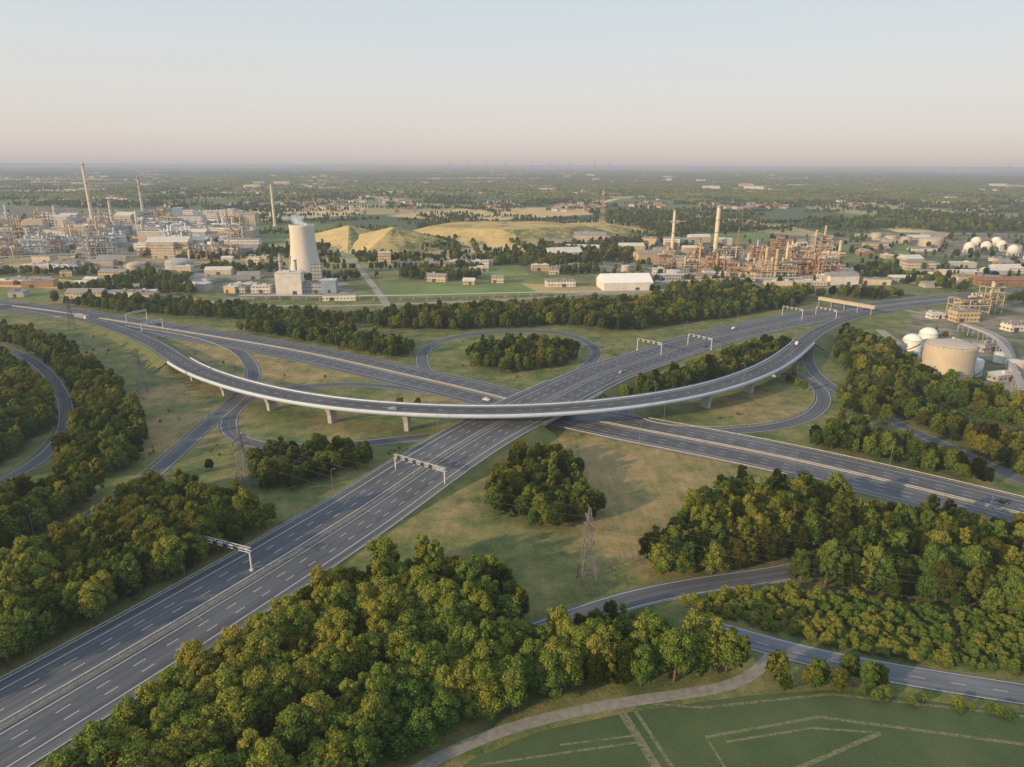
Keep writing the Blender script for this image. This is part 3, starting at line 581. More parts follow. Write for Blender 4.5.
# ------------------------------------------------------------------ pylons
GREY=plain("pylon_steel",(.17,.165,.155),.6,.1,.15)
def pylon_parts(H=24.5):
    b=MB(); lv=[0,3.8,7.2,10.2,12.8,15.2,17.4,19.4,21.4,H]; wd=[2.4,2.05,1.7,1.4,1.15,.95,.8,.7,.55,.14]
    for i in range(len(lv)-1):
        a=wd[i];c=wd[i+1]; A=[(-a,-a),(a,-a),(a,a),(-a,a)];C=[(-c,-c),(c,-c),(c,c),(-c,c)]
        for k in range(4):
            p=(*A[k],lv[i]);q=(*C[k],lv[i+1]); p2=(*A[(k+1)%4],lv[i]);q2=(*C[(k+1)%4],lv[i+1]); b.beam(p,q,.22); b.beam(p,q2,.11); b.beam(p2,q,.11); b.beam(q,q2,.11)
    for k in((-2.4,-2.4),(2.4,-2.4),(2.4,2.4),(-2.4,2.4)): b.box((k[0],k[1],.1),(.7,.7,.5))
    body=b.mesh("lattice_tower",[GREY]); arms=[];ins=[]
    for z,L in((16.8,5.6),(20.4,4.4)):
        a=MB()
        for s_ in(-1,1):
            for yy in(-.6,.6): a.beam((0,yy,z),(s_*L,0,z),.22); a.beam((0,yy,z+1.4),(s_*L,0,z),.16)
            for f_ in(.2,.4,.6,.8): a.beam((s_*L*f_,-.6*(1-f_),z),(s_*L*f_,0,z+1.4*(1-f_)),.1); a.beam((s_*L*f_,.6*(1-f_),z),(s_*L*f_,-.6*(1-f_),z),.1)
        arms.append(a.mesh("crossarm",[GREY]))
        for s_ in(-1,1):
            i_=MB(); i_.cyl((0,0,0),(0,0,-1.4),.07,.07,5)
            for kk in range(6): i_.cyl((0,0,-.2-kk*.18),(0,0,-.30-kk*.18),.18,.18,8)
            ins.append((s_*L,z,i_.mesh("insulator",[STEELD])))
    return body,arms,ins
PB,PA,PIN=pylon_parts(); pys=[G(143,392),G(245,487),G(587,580),(185,140)]
allp=[(-330,500)]+pys
for i,(x,y) in enumerate(list(allp)):
    pa_=allp[max(i-1,0)]; pb_=allp[min(i+1,4)]; an=math.atan2(pb_[1]-pa_[1],pb_[0]-pa_[0])+math.pi/2+(.5 if i in(2,3) else 0)
    e=ob("electricity_pylon",None,(x,y,0),an,"dark grey steel lattice electricity pylon standing on grass","electricity pylon",group="pylons of the overhead line")
    ob("lattice_tower",PB,parent=e)
    for a in PA: ob("crossarm",a,parent=e)
    for (xx,z,m_) in PIN: ob("insulator",m_,(xx,0,z),parent=e)
    allp[i]=(x,y,an)
for L,z in((5.6,15.4),(-5.6,15.4),(4.4,19.0),(-4.4,19.0),(0,24.5)):
    b=MB()
    for i in range(4):
        a,c=allp[i],allp[i+1]; pa=Vector((a[0]+math.cos(a[2])*L,a[1]+math.sin(a[2])*L,z)); pc=Vector((c[0]+math.cos(c[2])*L,c[1]+math.sin(c[2])*L,z)); pr=pa
        for k in range(1,25):
            s_=k/24; p=pa.lerp(pc,s_); p.z-=4*3.2*s_*(1-s_); b.cyl(pr,p,.035,.035,4,0,False); pr=p
    ob("power_line",b.mesh("power_line",[STEELD]),label="thin dark overhead cable strung between pylons",cat="power line",group="overhead power cables")
# ------------------------------------------------------------------ gantries
def gantry(p0,p1,h=6.8,z0=0):
    p0=Vector((*p0,0));p1=Vector((*p1,0)); L=(p1-p0).length; an=math.atan2(p1.y-p0.y,p1.x-p0.x); e=ob("road_gantry",None,(p0.x,p0.y,z0),an,"pale steel sign gantry spanning motorway lanes","gantry",group="sign gantries over the motorway")
    for x in(0,L):
        b=MB(); b.box((x,0,h/2-.2),(.4,.4,h+.4)); b.box((x,0,.3),(1.0,1.0,.8)); ob("post",b.mesh("post",[GWH]),parent=e)
    b=MB()
    for yy in(-.5,.5):
        for z in(h,h+1.1): b.beam((-.3,yy,z),(L+.3,yy,z),.17)
        n=max(4,int(L/2))
        for k in range(n): b.beam((L*k/n,yy,h if k%2 else h+1.1),(L*(k+1)/n,yy,h+1.1 if k%2 else h),.10)
    for k in range(int(L/2)+1): b.beam((k*2,-.5,h),(k*2,.5,h),.08); b.beam((k*2,-.5,h+1.1),(k*2,.5,h+1.1),.08)
    ob("truss",b.mesh("truss",[GWH]),parent=e)
    for k in range(max(2,int(L/4.5))):
        b=MB(); x=2.5+k*4
        if x>L-1: break
        b.box((x,-.75,h+.55),(1.5,.3,1.5)); b.box((x,-.91,h+.55),(1.1,.03,1.1),0,1); ob("signal_panel",b.mesh("signal_panel",[STEELD,GLASS]),parent=e)
def gon(P,s_,a,b_): 
    N,T_=nrm(P); i=s_; p=P[i,:2]; return tuple(p+N[i]*a),tuple(p+N[i]*b_),P[i,2]
gantry(G(204,558),G(252,571)); gantry(G(396,473),G(445,488),6.8,.3)
def near_i(P,u,v): x,y=G(u,v); return int(np.argmin(np.hypot(P[:,0]-x,P[:,1]-y)))
for P,u,v,a,b_ in((M1,655,354,-17.5,1),(M1,690,345,-1,17.5),(M1,800,319,-17.5,1),(M1,815,316,-1,17.5),(M2,130,323,-17.5,0),(M2,165,329,0,17.5)):
    p,q,z=gon(P,near_i(P,u,v),a,b_); gantry(p,q,6.8,z)
# ------------------------------------------------------------------ street lamps
b=MB(); b.cyl((0,0,0),(0,0,10.5),.10,.06,8); b.cyl((0,0,10.5),(0,1.4,11),.05,.04,6); LP=b.mesh("pole",[LAMPS]); b=MB(); b.box((0,1.7,11.02),(.28,.8,.13),0,0,.8); b.box((0,1.7,10.94),(.2,.6,.03),0,1); LH=b.mesh("lamp_head",[LAMPS,LAMPG])
def lamps(P,off,a,b_,st):
    N,T_=nrm(P)
    for i in range(a,min(b_,len(P)-1),st):
        p=P[i,:2]+N[i]*off; u,v,c=PJ(p[0],p[1],6)
        if not(-10<u<1034 and v<790) : continue
        an=math.atan2(-N[i][1]*np.sign(off),-N[i][0]*np.sign(off))-math.pi/2
        e=ob("street_lamp",None,(p[0],p[1],P[i,2]+.05),an,"tall grey single arm lamp post beside the road","street lamp",group="lamp posts along the roads"); ob("pole",LP,parent=e); ob("lamp_head",LH,parent=e)
lamps(M1,-18,10,len(M1)-60,21); lamps(M1,18.0,4,len(M1)-60,21); lamps(M2,18,150,len(M2),22); lamps(M2,-18,160,len(M2),22); lamps(VI,6.4,vi0,vi1,20)
for k in('top_loop','left_loop','right_loop','left_ramp','side_ramp'): lamps(ramps[k],6.2,6,len(ramps[k]),30)
# ------------------------------------------------------------------ vehicles
CARM=[plain("car_paint_white",(.60,.60,.60),.3,0,.03),plain("car_paint_black",(.03,.03,.035),.3,0,.1),plain("car_paint_silver",(.34,.35,.36),.3,.4,.05),plain("car_paint_blue",(.05,.09,.22),.3,0,.05)]
def prof_extrude(prof,w,ins=.0):
    n=len(prof); vs=[(x,-w/2+ (ins if z>.95 else 0),z) for x,z in prof]+[(x,w/2-(ins if z>.95 else 0),z) for x,z in prof]
    fs=[tuple(range(n-1,-1,-1)),tuple(range(n,2*n))]+[(i,(i+1)%n,n+(i+1)%n,n+i) for i in range(n)]; return vs,fs
def car_meshes(van=False):
    if van: prof=[(-2.5,.35),(2.4,.35),(2.45,.8),(2.3,1.1),(1.8,1.2),(1.3,1.8),(1.0,1.95),(-2.4,1.95),(-2.5,1.8)]; win=[(1.82,1.22),(1.35,1.76),(1.1,1.82),(.5,1.82),(.5,1.22)]
    else: prof=[(-2.1,.3),(2.1,.3),(2.15,.65),(2.0,.82),(1.0,.94),(.35,1.38),(-1.1,1.42),(-1.75,1.02),(-2.1,.92)]; win=[(.92,.97),(.36,1.33),(-1.05,1.37),(-1.6,1.03)]
    out=[]
    for m in CARM:
        b=MB(); v,f=prof_extrude(prof,1.8,.12); b.add(v,f); out.append(b.mesh("body",[m]))
    b=MB(); v,f=prof_extrude(win,1.62); b.add([(x,y*1.01,z+.012) for x,y,z in v],f); wn=b.mesh("window",[GLASS])
    b=MB(); b.cyl((0,-.12,0),(0,.12,0),.33,.33,14); b.cyl((0,-.13,0),(0,.13,0),.18,.18,10,1); wh=b.mesh("wheel",[RUBBER,GALV]); return out,wn,wh
CAR=car_meshes(); VAN=car_meshes(True)
def vehicle(kind,P,i,off,rev,ci,label,dz):
    N,T_=nrm(P); p=P[i,:2]+N[i]*off; an=math.atan2(T_[i][1],T_[i][0])+(math.pi if rev else 0); K=CAR if kind=="car" else VAN
    if kind=="truck":
        e=ob("truck",None,(p[0],p[1],P[i,2]+dz),an,label,"truck",group="vehicles on the motorways")
        b=MB(); b.box((5.8,0,1.9),(2.3,2.5,2.8),0,0,.93,.96); b.box((6.9,0,2.3),(.08,2.1,.9),0,1); ob("cab",b.mesh("cab",[CARM[ci],GLASS]),parent=e)
        b=MB(); b.box((-1.6,0,2.5),(12,2.55,2.8)); ob("trailer",b.mesh("trailer",[CARM[2]]),parent=e); b=MB(); b.box((0,0,.8),(13,1.2,.4)); ob("chassis",b.mesh("chassis",[STEELD]),parent=e)
        for x in(6,3,-4,-5.4,-6.8):
            for y in(-1.1,1.1): o_=ob("wheel",K[2],(x,y,.5),parent=e); o_.scale=(1.5,1.5,1.5)
        return
    nm="car" if kind=="car" else "van"; e=ob(nm,None,(p[0],p[1],P[i,2]+dz),an,label,nm,group="vehicles on the motorways")
    ob("body",K[0][ci],parent=e); ob("window",K[1],parent=e)
    for x in(-1.35,1.35):
        for y in(-.82,.82): ob("wheel",K[2],(x,y,.33),parent=e)
vehicle("van",VI,near_i(VI,800,352)-2,-2.5,False,0,"white van driving on the curved viaduct",.11)
vehicle("car",VI,near_i(VI,395,432),2.5,True,2,"silver car on the viaduct",.11)
for P,u,v,off,rev,ci,kd,l in((M2,497,395,7.5,False,0,"car","white car on the motorway near the bridge"),(M2,150,327,-7,True,1,"car","dark car on the motorway"),(M1,600,375,7.5,False,2,"car","silver car on the motorway"),(M1,740,331,-7.5,True,0,"car","white car on the distant motorway"),(M2,1005,512,-7.5,True,1,"car","dark car on the motorway beside trees"),(M1,690,344,11,False,3,"car","blue car on the motorway"),(M2,90,318,7,False,0,"truck","white lorry on the motorway")):
    vehicle(kd,P,near_i(P,u,v),off,rev,ci,l,.23 if P is M1 else .17)
# ------------------------------------------------------------------ industry
cols=[("wall_white",(.62,.59,.54)),("wall_cream",(.50,.42,.32)),("wall_grey",(.36,.355,.35)),("wall_blue",(.24,.32,.40)),("wall_brick",(.28,.16,.10)),("wall_rust",(.36,.22,.125)),("wall_sand",(.48,.37,.23))]
def facade(name,c):
    t=MT(name,.75); s=t.n('ShaderNodeSeparateXYZ'); t.l(t.objc(),s.inputs[0])
    fz=t.math('FRACT',t.math('DIVIDE',s.outputs[2],3.6)); fx=t.math('FRACT',t.math('DIVIDE',t.math('ADD',s.outputs[0],s.outputs[1]),3.2))
    m=t.math('MULTIPLY',t.math('MULTIPLY',t.math('GREATER_THAN',fz,.4),t.math('LESS_THAN',fz,.75)),t.math('LESS_THAN',fx,.6))
    n=t.noise(.15,t.objc(),5); c0=t.ramp(n,[(.3,tuple(x*.75 for x in c)),(.7,tuple(x*1.15 for x in c))]); return t.done(t.mix(t.math('MULTIPLY',m,.85),c0,(.05,.055,.065)))
FAC=[facade(a+"_windows",c) for a,c in cols]; PLN=[plain(a,c,.75,0,.15,.15) for a,c in cols]; ROOFD=plain("roof_grey",(.26,.25,.24),.85,0,.2,.2); ROOFW=plain("roof_pale",(.54,.52,.48),.7,0,.12,.2); ROOFR=plain("roof_tile",(.24,.135,.09),.85); ROOFB=plain("roof_bright",(.76,.74,.70),.6,0,.05,.2)
cnames=["white","cream","grey","blue grey","brick red","rusty brown","sandy"]
def building(u,v,w_,d_,h,rot=0,ci=0,win=True,gable=False,roof=None,grp="buildings of the chemical works",lab=None,name="industrial_building",world=None,cat="building"):
    x,y=world if world else G(u,v); b=MB(); rf=roof or random.choice([ROOFD,ROOFW])
    b.box((0,0,h/2-.2),(w_,d_,h+.4))
    if gable:
        hh=min(w_,d_)*.22; vs=[(-w_/2-.3,-d_/2-.3,h),(w_/2+.3,-d_/2-.3,h),(w_/2+.3,d_/2+.3,h),(-w_/2-.3,d_/2+.3,h),(-w_/2-.3,0,h+hh),(w_/2+.3,0,h+hh)]
        if d_>w_: vs=[(-w_/2-.3,-d_/2-.3,h),(w_/2+.3,-d_/2-.3,h),(w_/2+.3,d_/2+.3,h),(-w_/2-.3,d_/2+.3,h),(0,-d_/2-.3,h+hh),(0,d_/2+.3,h+hh)]; b.add(vs,[(0,4,5,3),(1,2,5,4),(0,1,4),(3,5,2),(3,2,1,0)],1)
        else: b.add(vs,[(0,1,5,4),(2,3,4,5),(0,4,3),(1,2,5),(3,2,1,0)],1)
    else:
        b.box((0,0,h+.35),(w_+.4,d_+.4,.3),0,1); k=random.randrange(1,4)
        for _ in range(k): b.box((U(-.3,.3)*w_,U(-.3,.3)*d_,h+1.3),(U(.08,.2)*w_,U(.1,.25)*d_,1.7),0,1)
    b.box((U(-.3,.3)*w_,-d_/2-.03,1.6),(min(4,w_*.2),.12,3.2),0,2)
    return ob(name,b.mesh(name,[FAC[ci] if win else PLN[ci],rf,STEELD]),(x,y,0),rot,lab or ("%s %s building with %s roof in the works"%(cnames[ci],"low" if h<10 else "tall","pitched" if gable else "flat")),cat,group=grp)
def stack(u,v,h,r0,r1,mat,lab,plat=3):
    x,y=G(u,v); e=ob("chimney",None,(x,y,0),0,lab,"chimney"); b=MB(); b.cyl((0,0,-.3),(0,0,h),r0,r1,20); b.cyl((0,0,0),(0,0,h*.03),r0*1.4,r0*1.3,16); ob("shaft",b.mesh("shaft",[mat],False),parent=e)
    for k in range(plat):
        z=h*(.97-.27*k); b=MB(); rr=r0+(r1-r0)*z/h; b.cyl((0,0,z),(0,0,z+.4),rr+.7,rr+.7,16)
        for i in range(10): a=i*.628; b.beam((math.cos(a)*(rr+.6),math.sin(a)*(rr+.6),z+.4),(math.cos(a)*(rr+.6),math.sin(a)*(rr+.6),z+1.5),.1)
        ob("platform",b.mesh("platform",[STEELD]),parent=e)
def banded(name,c1,c2,per,z0=0):
    t=MT(name,.7); s=t.n('ShaderNodeSeparateXYZ'); t.l(t.objc(),s.inputs[0]); m=t.math('MULTIPLY',t.math('GREATER_THAN',t.math('FRACT',t.math('DIVIDE',s.outputs[2],per)),.5),t.math('GREATER_THAN',s.outputs[2],z0)); n=t.noise(.3,t.objc(),4)
    return t.done(t.mix(t.math('MULTIPLY',n,.25),t.mix(m,c1,c2),(.2,.18,.15)))
BWR=banded("red_white_bands",(.55,.52,.47),(.42,.25,.2),14,50); CCH=plain("chimney_concrete",(.64,.54,.41),.8,0,.15,.1)
stack(94,229,118,3.4,2.4,CCH,"very tall slender pale concrete chimney"); stack(143,212,86,3.6,2.8,BWR,"tall slender chimney with faded bands"); stack(275,226,80,2.8,2.1,CCH,"tall slender pale chimney beside woods")
stack(57,226,40,2.6,2,CCH,"short pale works chimney"); stack(113,227,50,2.8,2,CCH,"pale works chimney among pipework"); stack(715,252,64,3.2,2.6,CCH,"tall sunlit concrete chimney at the refinery"); stack(672,250,57,2.4,1.8,CCH,"slender pale chimney at the refinery"); stack(698,262,30,2,1.6,PLN[5],"short rusty refinery stack")
for u,v,h in((20,236,34),(38,230,30),(158,230,38),(205,234,30),(228,228,36),(72,240,26),(785,270,34),(756,262,30)): stack(u,v,h,1.5,1.1,random.choice([CCH,PLN[2],PLN[5]]),"thin works stack among process plant",1)
stack(282,278,26,2.4,2.0,CONC,"pale twin flue stack beside the cooling tower"); stack(297,283,24,1.6,1.4,CONC,"small pale flue beside the white plant",1)
def mast(u,v,h,wb,mat,lab):
    x,y=G(u,v); b=MB(); n=12
    for i in range(n):
        a=wb*(1-.75*i/n); c=wb*(1-.75*(i+1)/n); z0=h*i/n; z1=h*(i+1)/n; A=[(-a,-a),(a,-a),(a,a),(-a,a)];C=[(-c,-c),(c,-c),(c,c),(-c,c)]
        for k in range(4): b.beam((*A[k],z0),(*C[k],z1),.4); b.beam((*A[k],z0),(*C[(k+1)%4],z1),.22); b.beam((*C[k],z1),(*C[(k+1)%4],z1),.22)
    b.cyl((0,0,0),(0,0,h+4),.6,.4,8); ob("flare_tower",b.mesh("flare_tower",[mat]),(x,y,0),.3,lab,"flare tower")
mast(602,230,74,5,banded("mast_bands",(.5,.48,.44),(.40,.18,.12),16,0),"red and white steel lattice flare tower"); mast(818,272,30,2.5,PLN[5],"rusty lattice flare tower in the refinery"); mast(248,240,34,2.5,PLN[2],"grey lattice mast in the works"); mast(736,262,40,2.5,PLN[5],"brown lattice tower at the refinery")
x,y=G(306,276); e=ob("cooling_tower",None,(x,y,0),0,"large pale concrete hyperboloid cooling tower releasing vapour","cooling tower"); n=64; K=24; vs=[];fs=[]
t=MT("tower_concrete",.85); nn=t.noise(.25,t.objc(),5,.6,(1,1,.12)); s=t.n('ShaderNodeSeparateXYZ'); t.l(t.objc(),s.inputs[0]); ring=t.math('LESS_THAN',t.math('FRACT',t.math('DIVIDE',s.outputs[2],2.4)),.12)
TW=t.done(t.mix(t.math('MULTIPLY',ring,.15),t.ramp(nn,[(.3,(.52,.48,.42)),(.7,(.66,.62,.54))]),(.3,.3,.29)))
Ht=56
def rad(z): return 13.2*math.sqrt(1+((z-46)/42.)**2)
for s_,off in((1,0),(-1,-.6)):
    b0=len(vs)
    for k in range(K+1):
        z=4+(Ht-4)*k/K
        for i in range(n): a=2*math.pi*i/n; vs.append(((rad(z)+off)*math.cos(a),(rad(z)+off)*math.sin(a),z))
    for k in range(K):
        for i in range(n): f=(b0+k*n+i,b0+k*n+(i+1)%n,b0+(k+1)*n+(i+1)%n,b0+(k+1)*n+i); fs.append(f if s_>0 else f[::-1])
o_=len(vs)//2
for i in range(n): fs.append((K*n+i,K*n+(i+1)%n,o_+K*n+(i+1)%n,o_+K*n+i)); fs.append((i,o_+i,o_+(i+1)%n,(i+1)%n))
b=MB(); b.add(vs,fs); ob("shell",b.mesh("shell",[TW],True),parent=e)
b=MB()
for i in range(32): a=i*math.pi/16; a2=(i+.5)*math.pi/16; a3=(i-.5)*math.pi/16; r_=rad(4)-.3; b.beam((r_*1.04*math.cos(a),r_*1.04*math.sin(a),0),(r_*math.cos(a2),r_*math.sin(a2),4.1),.6); b.beam((r_*1.04*math.cos(a),r_*1.04*math.sin(a),0),(r_*math.cos(a3),r_*math.sin(a3),4.1),.6)
ob("columns",b.mesh("columns",[CONCD]),parent=e)
b=MB(); b.cyl((0,0,0),(0,0,1),rad(4)+2,rad(4)+2,48); ob("basin",b.mesh("basin",[CONCD]),parent=e)
t=MT("vapour"); d1=t.n('ShaderNodeBsdfDiffuse'); d1.inputs[0].default_value=(.95,.95,.95,1); d2=t.n('ShaderNodeBsdfTranslucent'); d2.inputs[0].default_value=(.95,.95,.95,1); am=t.n('ShaderNodeAddShader'); t.l(d1.outputs[0],am.inputs[0]); t.l(d2.outputs[0],am.inputs[1])
tr=t.n('ShaderNodeBsdfTransparent'); lw=t.n('ShaderNodeLayerWeight'); lw.inputs[0].default_value=.5; f=t.math('SUBTRACT',1.0,lw.outputs['Facing']); f=t.math('POWER',f,2.2); f=t.math('MULTIPLY',f,t.math('MULTIPLY',t.noise(.2,None,3),.32)); m_=t.n('ShaderNodeMixShader'); t.l(f,m_.inputs[0]); t.l(tr.outputs[0],m_.inputs[1]); t.l(am.outputs[0],m_.inputs[2]); t.sh=m_.outputs[0]; VAP=t.done()
b=MB()
for k in range(12): b.sph((-k*1.1+U(-5,6),U(-5,5),Ht+1.0+k*.6),U(4,6.5),20,12,0,.7)
ob("steam_plume",b.mesh("steam_plume",[VAP],True),(x,y,0),label="faint white vapour above the cooling tower",kind="stuff")
building(291,293,24,16,20,.1,0,False,False,ROOFW,lab="tall white windowless plant building by the cooling tower"); building(313,292,30,14,9,.1,2,True); building(330,292,14,12,12,.1,3,False); building(262,292,18,12,6,.1,0); building(340,300,30,8,5,.1,0); building(246,290,22,12,6,.2,4); building(318,283,10,8,20,.1,2)
for k in range(44): building(U(-20,270),U(257,299),U(12,34),U(10,16),U(4,8),U(-.2,.3),random.choice([0,1,2,2,6,5]),R()<.5,R()<.4,lab=None)
building(624,288,50,32,8,.12,0,False,True,ROOFB,lab="large white warehouse with bright pale pitched roof",name="warehouse"); building(385,263,16,14,13,.1,6,True,lab="sandy office block with rows of windows")
for u,v in((410,268),(438,268),(460,266),(478,266)): building(u,v,26,12,6,.1,random.choice([4,0,6]),True,False)
for k in range(12): building(U(390,580),U(256,284),U(10,24),U(8,12),U(4,7),U(-.2,.3),random.choice([0,1,2,6]),True,R()<.5)
for u,v,w_ in((560,286,30),(690,288,26),(668,280,26),(540,270,20),(505,262,22)): building(u,v,w_,12,6,.1,random.choice([0,2,2,6]))
for k in range(16): building(U(560,690),U(222,262),U(20,60),U(14,30),U(5,12),U(-.3,.3),random.choice([0,1,2,2,6]),R()<.5,R()<.4)
def tank(u,v,r,h,mat,dome=0,lab="white cylindrical storage tank with shallow roof",grp="storage tanks in the works",detail=True):
    x,y=G(u,v); e=ob("storage_tank",None,(x,y,0),U(0,6),lab,"storage tank",group=grp); b=MB(); b.cyl((0,0,-.2),(0,0,h),r,r,36,0,False)
    for z in(h*.33,h*.66,h-.3): b.cyl((0,0,z),(0,0,z+.25),r+.12,r+.12,36)
    ob("shell",b.mesh("shell",[mat],False),parent=e); b=MB()
    if dome: b.sph((0,0,h),r,32,6,0,dome,True)
    else: b.cyl((0,0,h),(0,0,h+r*.12),r+.2,.5,36)
    ob("roof",b.mesh("roof",[mat if dome else ROOFW],bool(dome)),parent=e)
    if detail:
        b=MB()
        for i in range(24): a=i/24*2.2; a2=(i+1)/24*2.2; b.beam(((r+.6)*math.cos(a),(r+.6)*math.sin(a),h*i/24),((r+.6)*math.cos(a2),(r+.6)*math.sin(a2),h*(i+1)/24),.35)
        for i in range(28): a=i*2*math.pi/28; a2=(i+1)*2*math.pi/28; b.beam((r*math.cos(a),r*math.sin(a),h+1.1),(r*math.cos(a2),r*math.sin(a2),h+1.1),.1); b.beam((r*math.cos(a),r*math.sin(a),h),(r*math.cos(a),r*math.sin(a),h+1.1),.1)
        ob("stair",b.mesh("stair",[STEELD]),parent=e)
TANKB=plain("tank_beige",(.44,.38,.30),.6,0,.1,.1)
tank(944,380,13.5,21,TANKB,.16,"large beige storage tank with domed roof"); tank(910,354,6.0,9,WHITE,.8,"white domed storage tank"); tank(926,347,6,9,WHITE,.8,"white domed storage tank"); tank(970,374,6,9,WHITE,.2)
for u,v,r in((930,246,17),(890,243,9),(876,240,9),(905,244,8)): tank(u,v,r,11,TANKB,.15,"pale low storage tank at the depot")
for u,v in((968,253),(985,252),(1000,251),(975,247),(1012,256),(995,247)):
    x,y=G(u,v); e=ob("sphere_tank",None,(x,y,0),0,"white spherical gas tank on legs","gas tank",group="spherical gas tanks"); b=MB(); b.sph((0,0,8.5),7.2,24,14); ob("sphere",b.mesh("sphere",[PLN[0]],True),parent=e)
    for i in range(8): a=i*.785; b=MB(); b.cyl((6.9*math.cos(a),6.9*math.sin(a),-.2),(6.9*math.cos(a),6.9*math.sin(a),7.5),.35,.35,6); ob("leg",b.mesh("leg",[WHITE]),parent=e)
for k in range(26): u,v=U(-20,245),U(220,250); tank(u,v,U(5,12),U(7,15),random.choice([WHITE,TANKB,PLN[2]]),random.choice([0,.2]),"pale cylindrical tank among works pipework",detail=False)
for k in range(8): tank(U(620,840),U(252,278),U(5,9),U(6,10),random.choice([PLN[2],TANKB]),0,detail=False)
tank(137,276,9,12,TANKB,.4,"beige domed tank beside works road"); tank(180,268,16,7,PLN[2],.3,"low grey domed hall")
def unit(u,v,w_,d_,lv,mi,seed,lab,hcol=1.0):
    rg=random.Random(seed); x,y=G(u,v); b=MB(); fh=5.5
    nx_=max(2,int(w_/7));ny_=max(2,int(d_/7)); H=lv*fh
    for i in range(nx_+1):
        for j in range(ny_+1):
            hh=H*rg.choice([.7,1,1]); b.box((-w_/2+w_*i/nx_,-d_/2+d_*j/ny_,hh/2-.1),(.5,.5,hh+.2))
    for l in range(1,lv+1):
        z=l*fh
        for j in range(ny_+1): b.box((0,-d_/2+d_*j/ny_,z),(w_,.35,.4))
        for i in range(nx_+1): b.box((-w_/2+w_*i/nx_,0,z+.02),(.35,d_,.4))
        if rg.random()<.8: b.box((rg.uniform(-.15,.15)*w_,0,z+.35),(w_*rg.uniform(.4,.7),d_*.9,.15),0,1)
        for _ in range(nx_):
            px=rg.uniform(-.42,.42)*w_; py=rg.uniform(-.35,.35)*d_
            if rg.random()<.5: b.cyl((px-3,py,z+2),(px+3,py,z+2),rg.uniform(.8,1.6),None,10,2)
            else: b.cyl((px,py,z+.3),(px,py,z+rg.uniform(2.5,4.6)),rg.uniform(.8,1.6),None,10,2)
    for i in range(nx_): 
        if rg.random()<.6: b.beam((-w_/2+w_*i/nx_,-d_/2-.1,0),(-w_/2+w_*(i+1)/nx_,-d_/2-.1,fh*2),.35)
    for _ in range(max(2,int(w_/9))):
        px=rg.uniform(-.5,.5)*w_; py=rg.uniform(-.6,.6)*d_; hh=H*rg.uniform(.7,1.6)*hcol; rr=rg.uniform(.9,2.0); b.cyl((px,py,-.2),(px,py,hh),rr,rr*.9,12,2); b.sph((px,py,hh),rr*.9,12,4,2,1,True)
        for kk in range(1,int(hh/6)): b.cyl((px,py,kk*6),(px,py,kk*6+.3),rr+.9,rr+.9,10,1)
    for _ in range(6): z=rg.uniform(1,H); yy=rg.uniform(-.6,.6)*d_; b.cyl((-w_*.55,yy,z),(w_*.55,yy,z),.35,None,6,2)
    ob("process_unit",b.mesh("process_unit",[mi[0],STEELD,mi[1]]),(x,y,0),rg.uniform(-.25,.25),lab,"process plant",group="process units of the chemical works")
warm=[(PLN[5],PLN[6]),(PLN[2],PLN[6]),(PLN[5],PLN[5]),(PLN[5],PLN[1])]; cool=[(PLN[2],WHITE),(PLN[3],WHITE),(PLN[2],PLN[2]),(PLN[6],PLN[1])]
for k,(u,v,w_) in enumerate([(665,270,24),(690,272,26),(712,274,30),(740,276,30),(758,280,26),(775,281,36),(800,280,38),(826,280,30),(700,262,30),(730,262,26),(760,266,30),(795,266,34),(665,258,24),(820,256,26),(780,256,26)]):
    unit(u,v,w_,16,random.choice([2,3,4]) if u<760 else random.choice([4,5]),warm[k%4],k,"dense rusty steel process unit with columns and pipes")
for k in range(60):
    unit(U(-20,245),U(222,260),U(22,50),16,random.choice([2,3,4,5]),random.choice(cool+[warm[1],warm[3]]),50+k,"steel process unit with pale columns and pipes")
for k in range(90):
    u,v=U(-25,248),U(216,258); building(u,v,U(14,55),U(12,30),random.choice([5,6,8,10,14,20]) ,U(-.2,.2),random.choice([0,0,0,1,1,2,3,3,1,6]),R()<.6,R()<.25)
for k in range(7): building(180+k*10,219,22,16,U(16,24),.05,random.choice([0,3]),True,False,ROOFW,lab="tall pale blue grey works hall")
for k in range(45):
    u,v=U(655,850),U(240,286); building(u,v,U(12,34),U(10,18),random.choice([4,5,6,9]),U(-.2,.2),random.choice([0,1,5,6,1]),R()<.6,R()<.25,grp="buildings of the refinery")
for k in range(30):
    u,v=U(860,1040),U(236,288); building(u,v,U(14,44),U(10,20),random.choice([4,5,6,9]),U(-.2,.2),random.choice([0,1,2,6,4,2]),R()<.6,R()<.4,grp="buildings of the depot")
unit(966,318,26,14,3,(PLN[6],PLN[1]),301,"sandy steel framed process building with pipes",.5); unit(988,312,14,12,4,(PLN[6],PLN[1]),302,"tall sandy steel framed process building",.5); building(963,321,20,10,9,.1,6,True,lab="sandy plant building inside the pipe frames"); building(1003,285,60,14,6,.05,4,True,True,ROOFR,lab="long brick red building with tiled roof"); building(985,350,16,9,5,.4,2); building(935,318,12,8,4,.1,0); building(1016,330,20,10,6,.2,0); building(952,345,10,7,3.5,.2,0); building(906,366,9,6,3,.3,0); building(1000,380,14,8,4,.3,2)
tank(960,352,4,7,WHITE,0,detail=False); tank(1000,362,4,6,WHITE,0,detail=False); tank(1015,372,5,7,TANKB,0,detail=False)
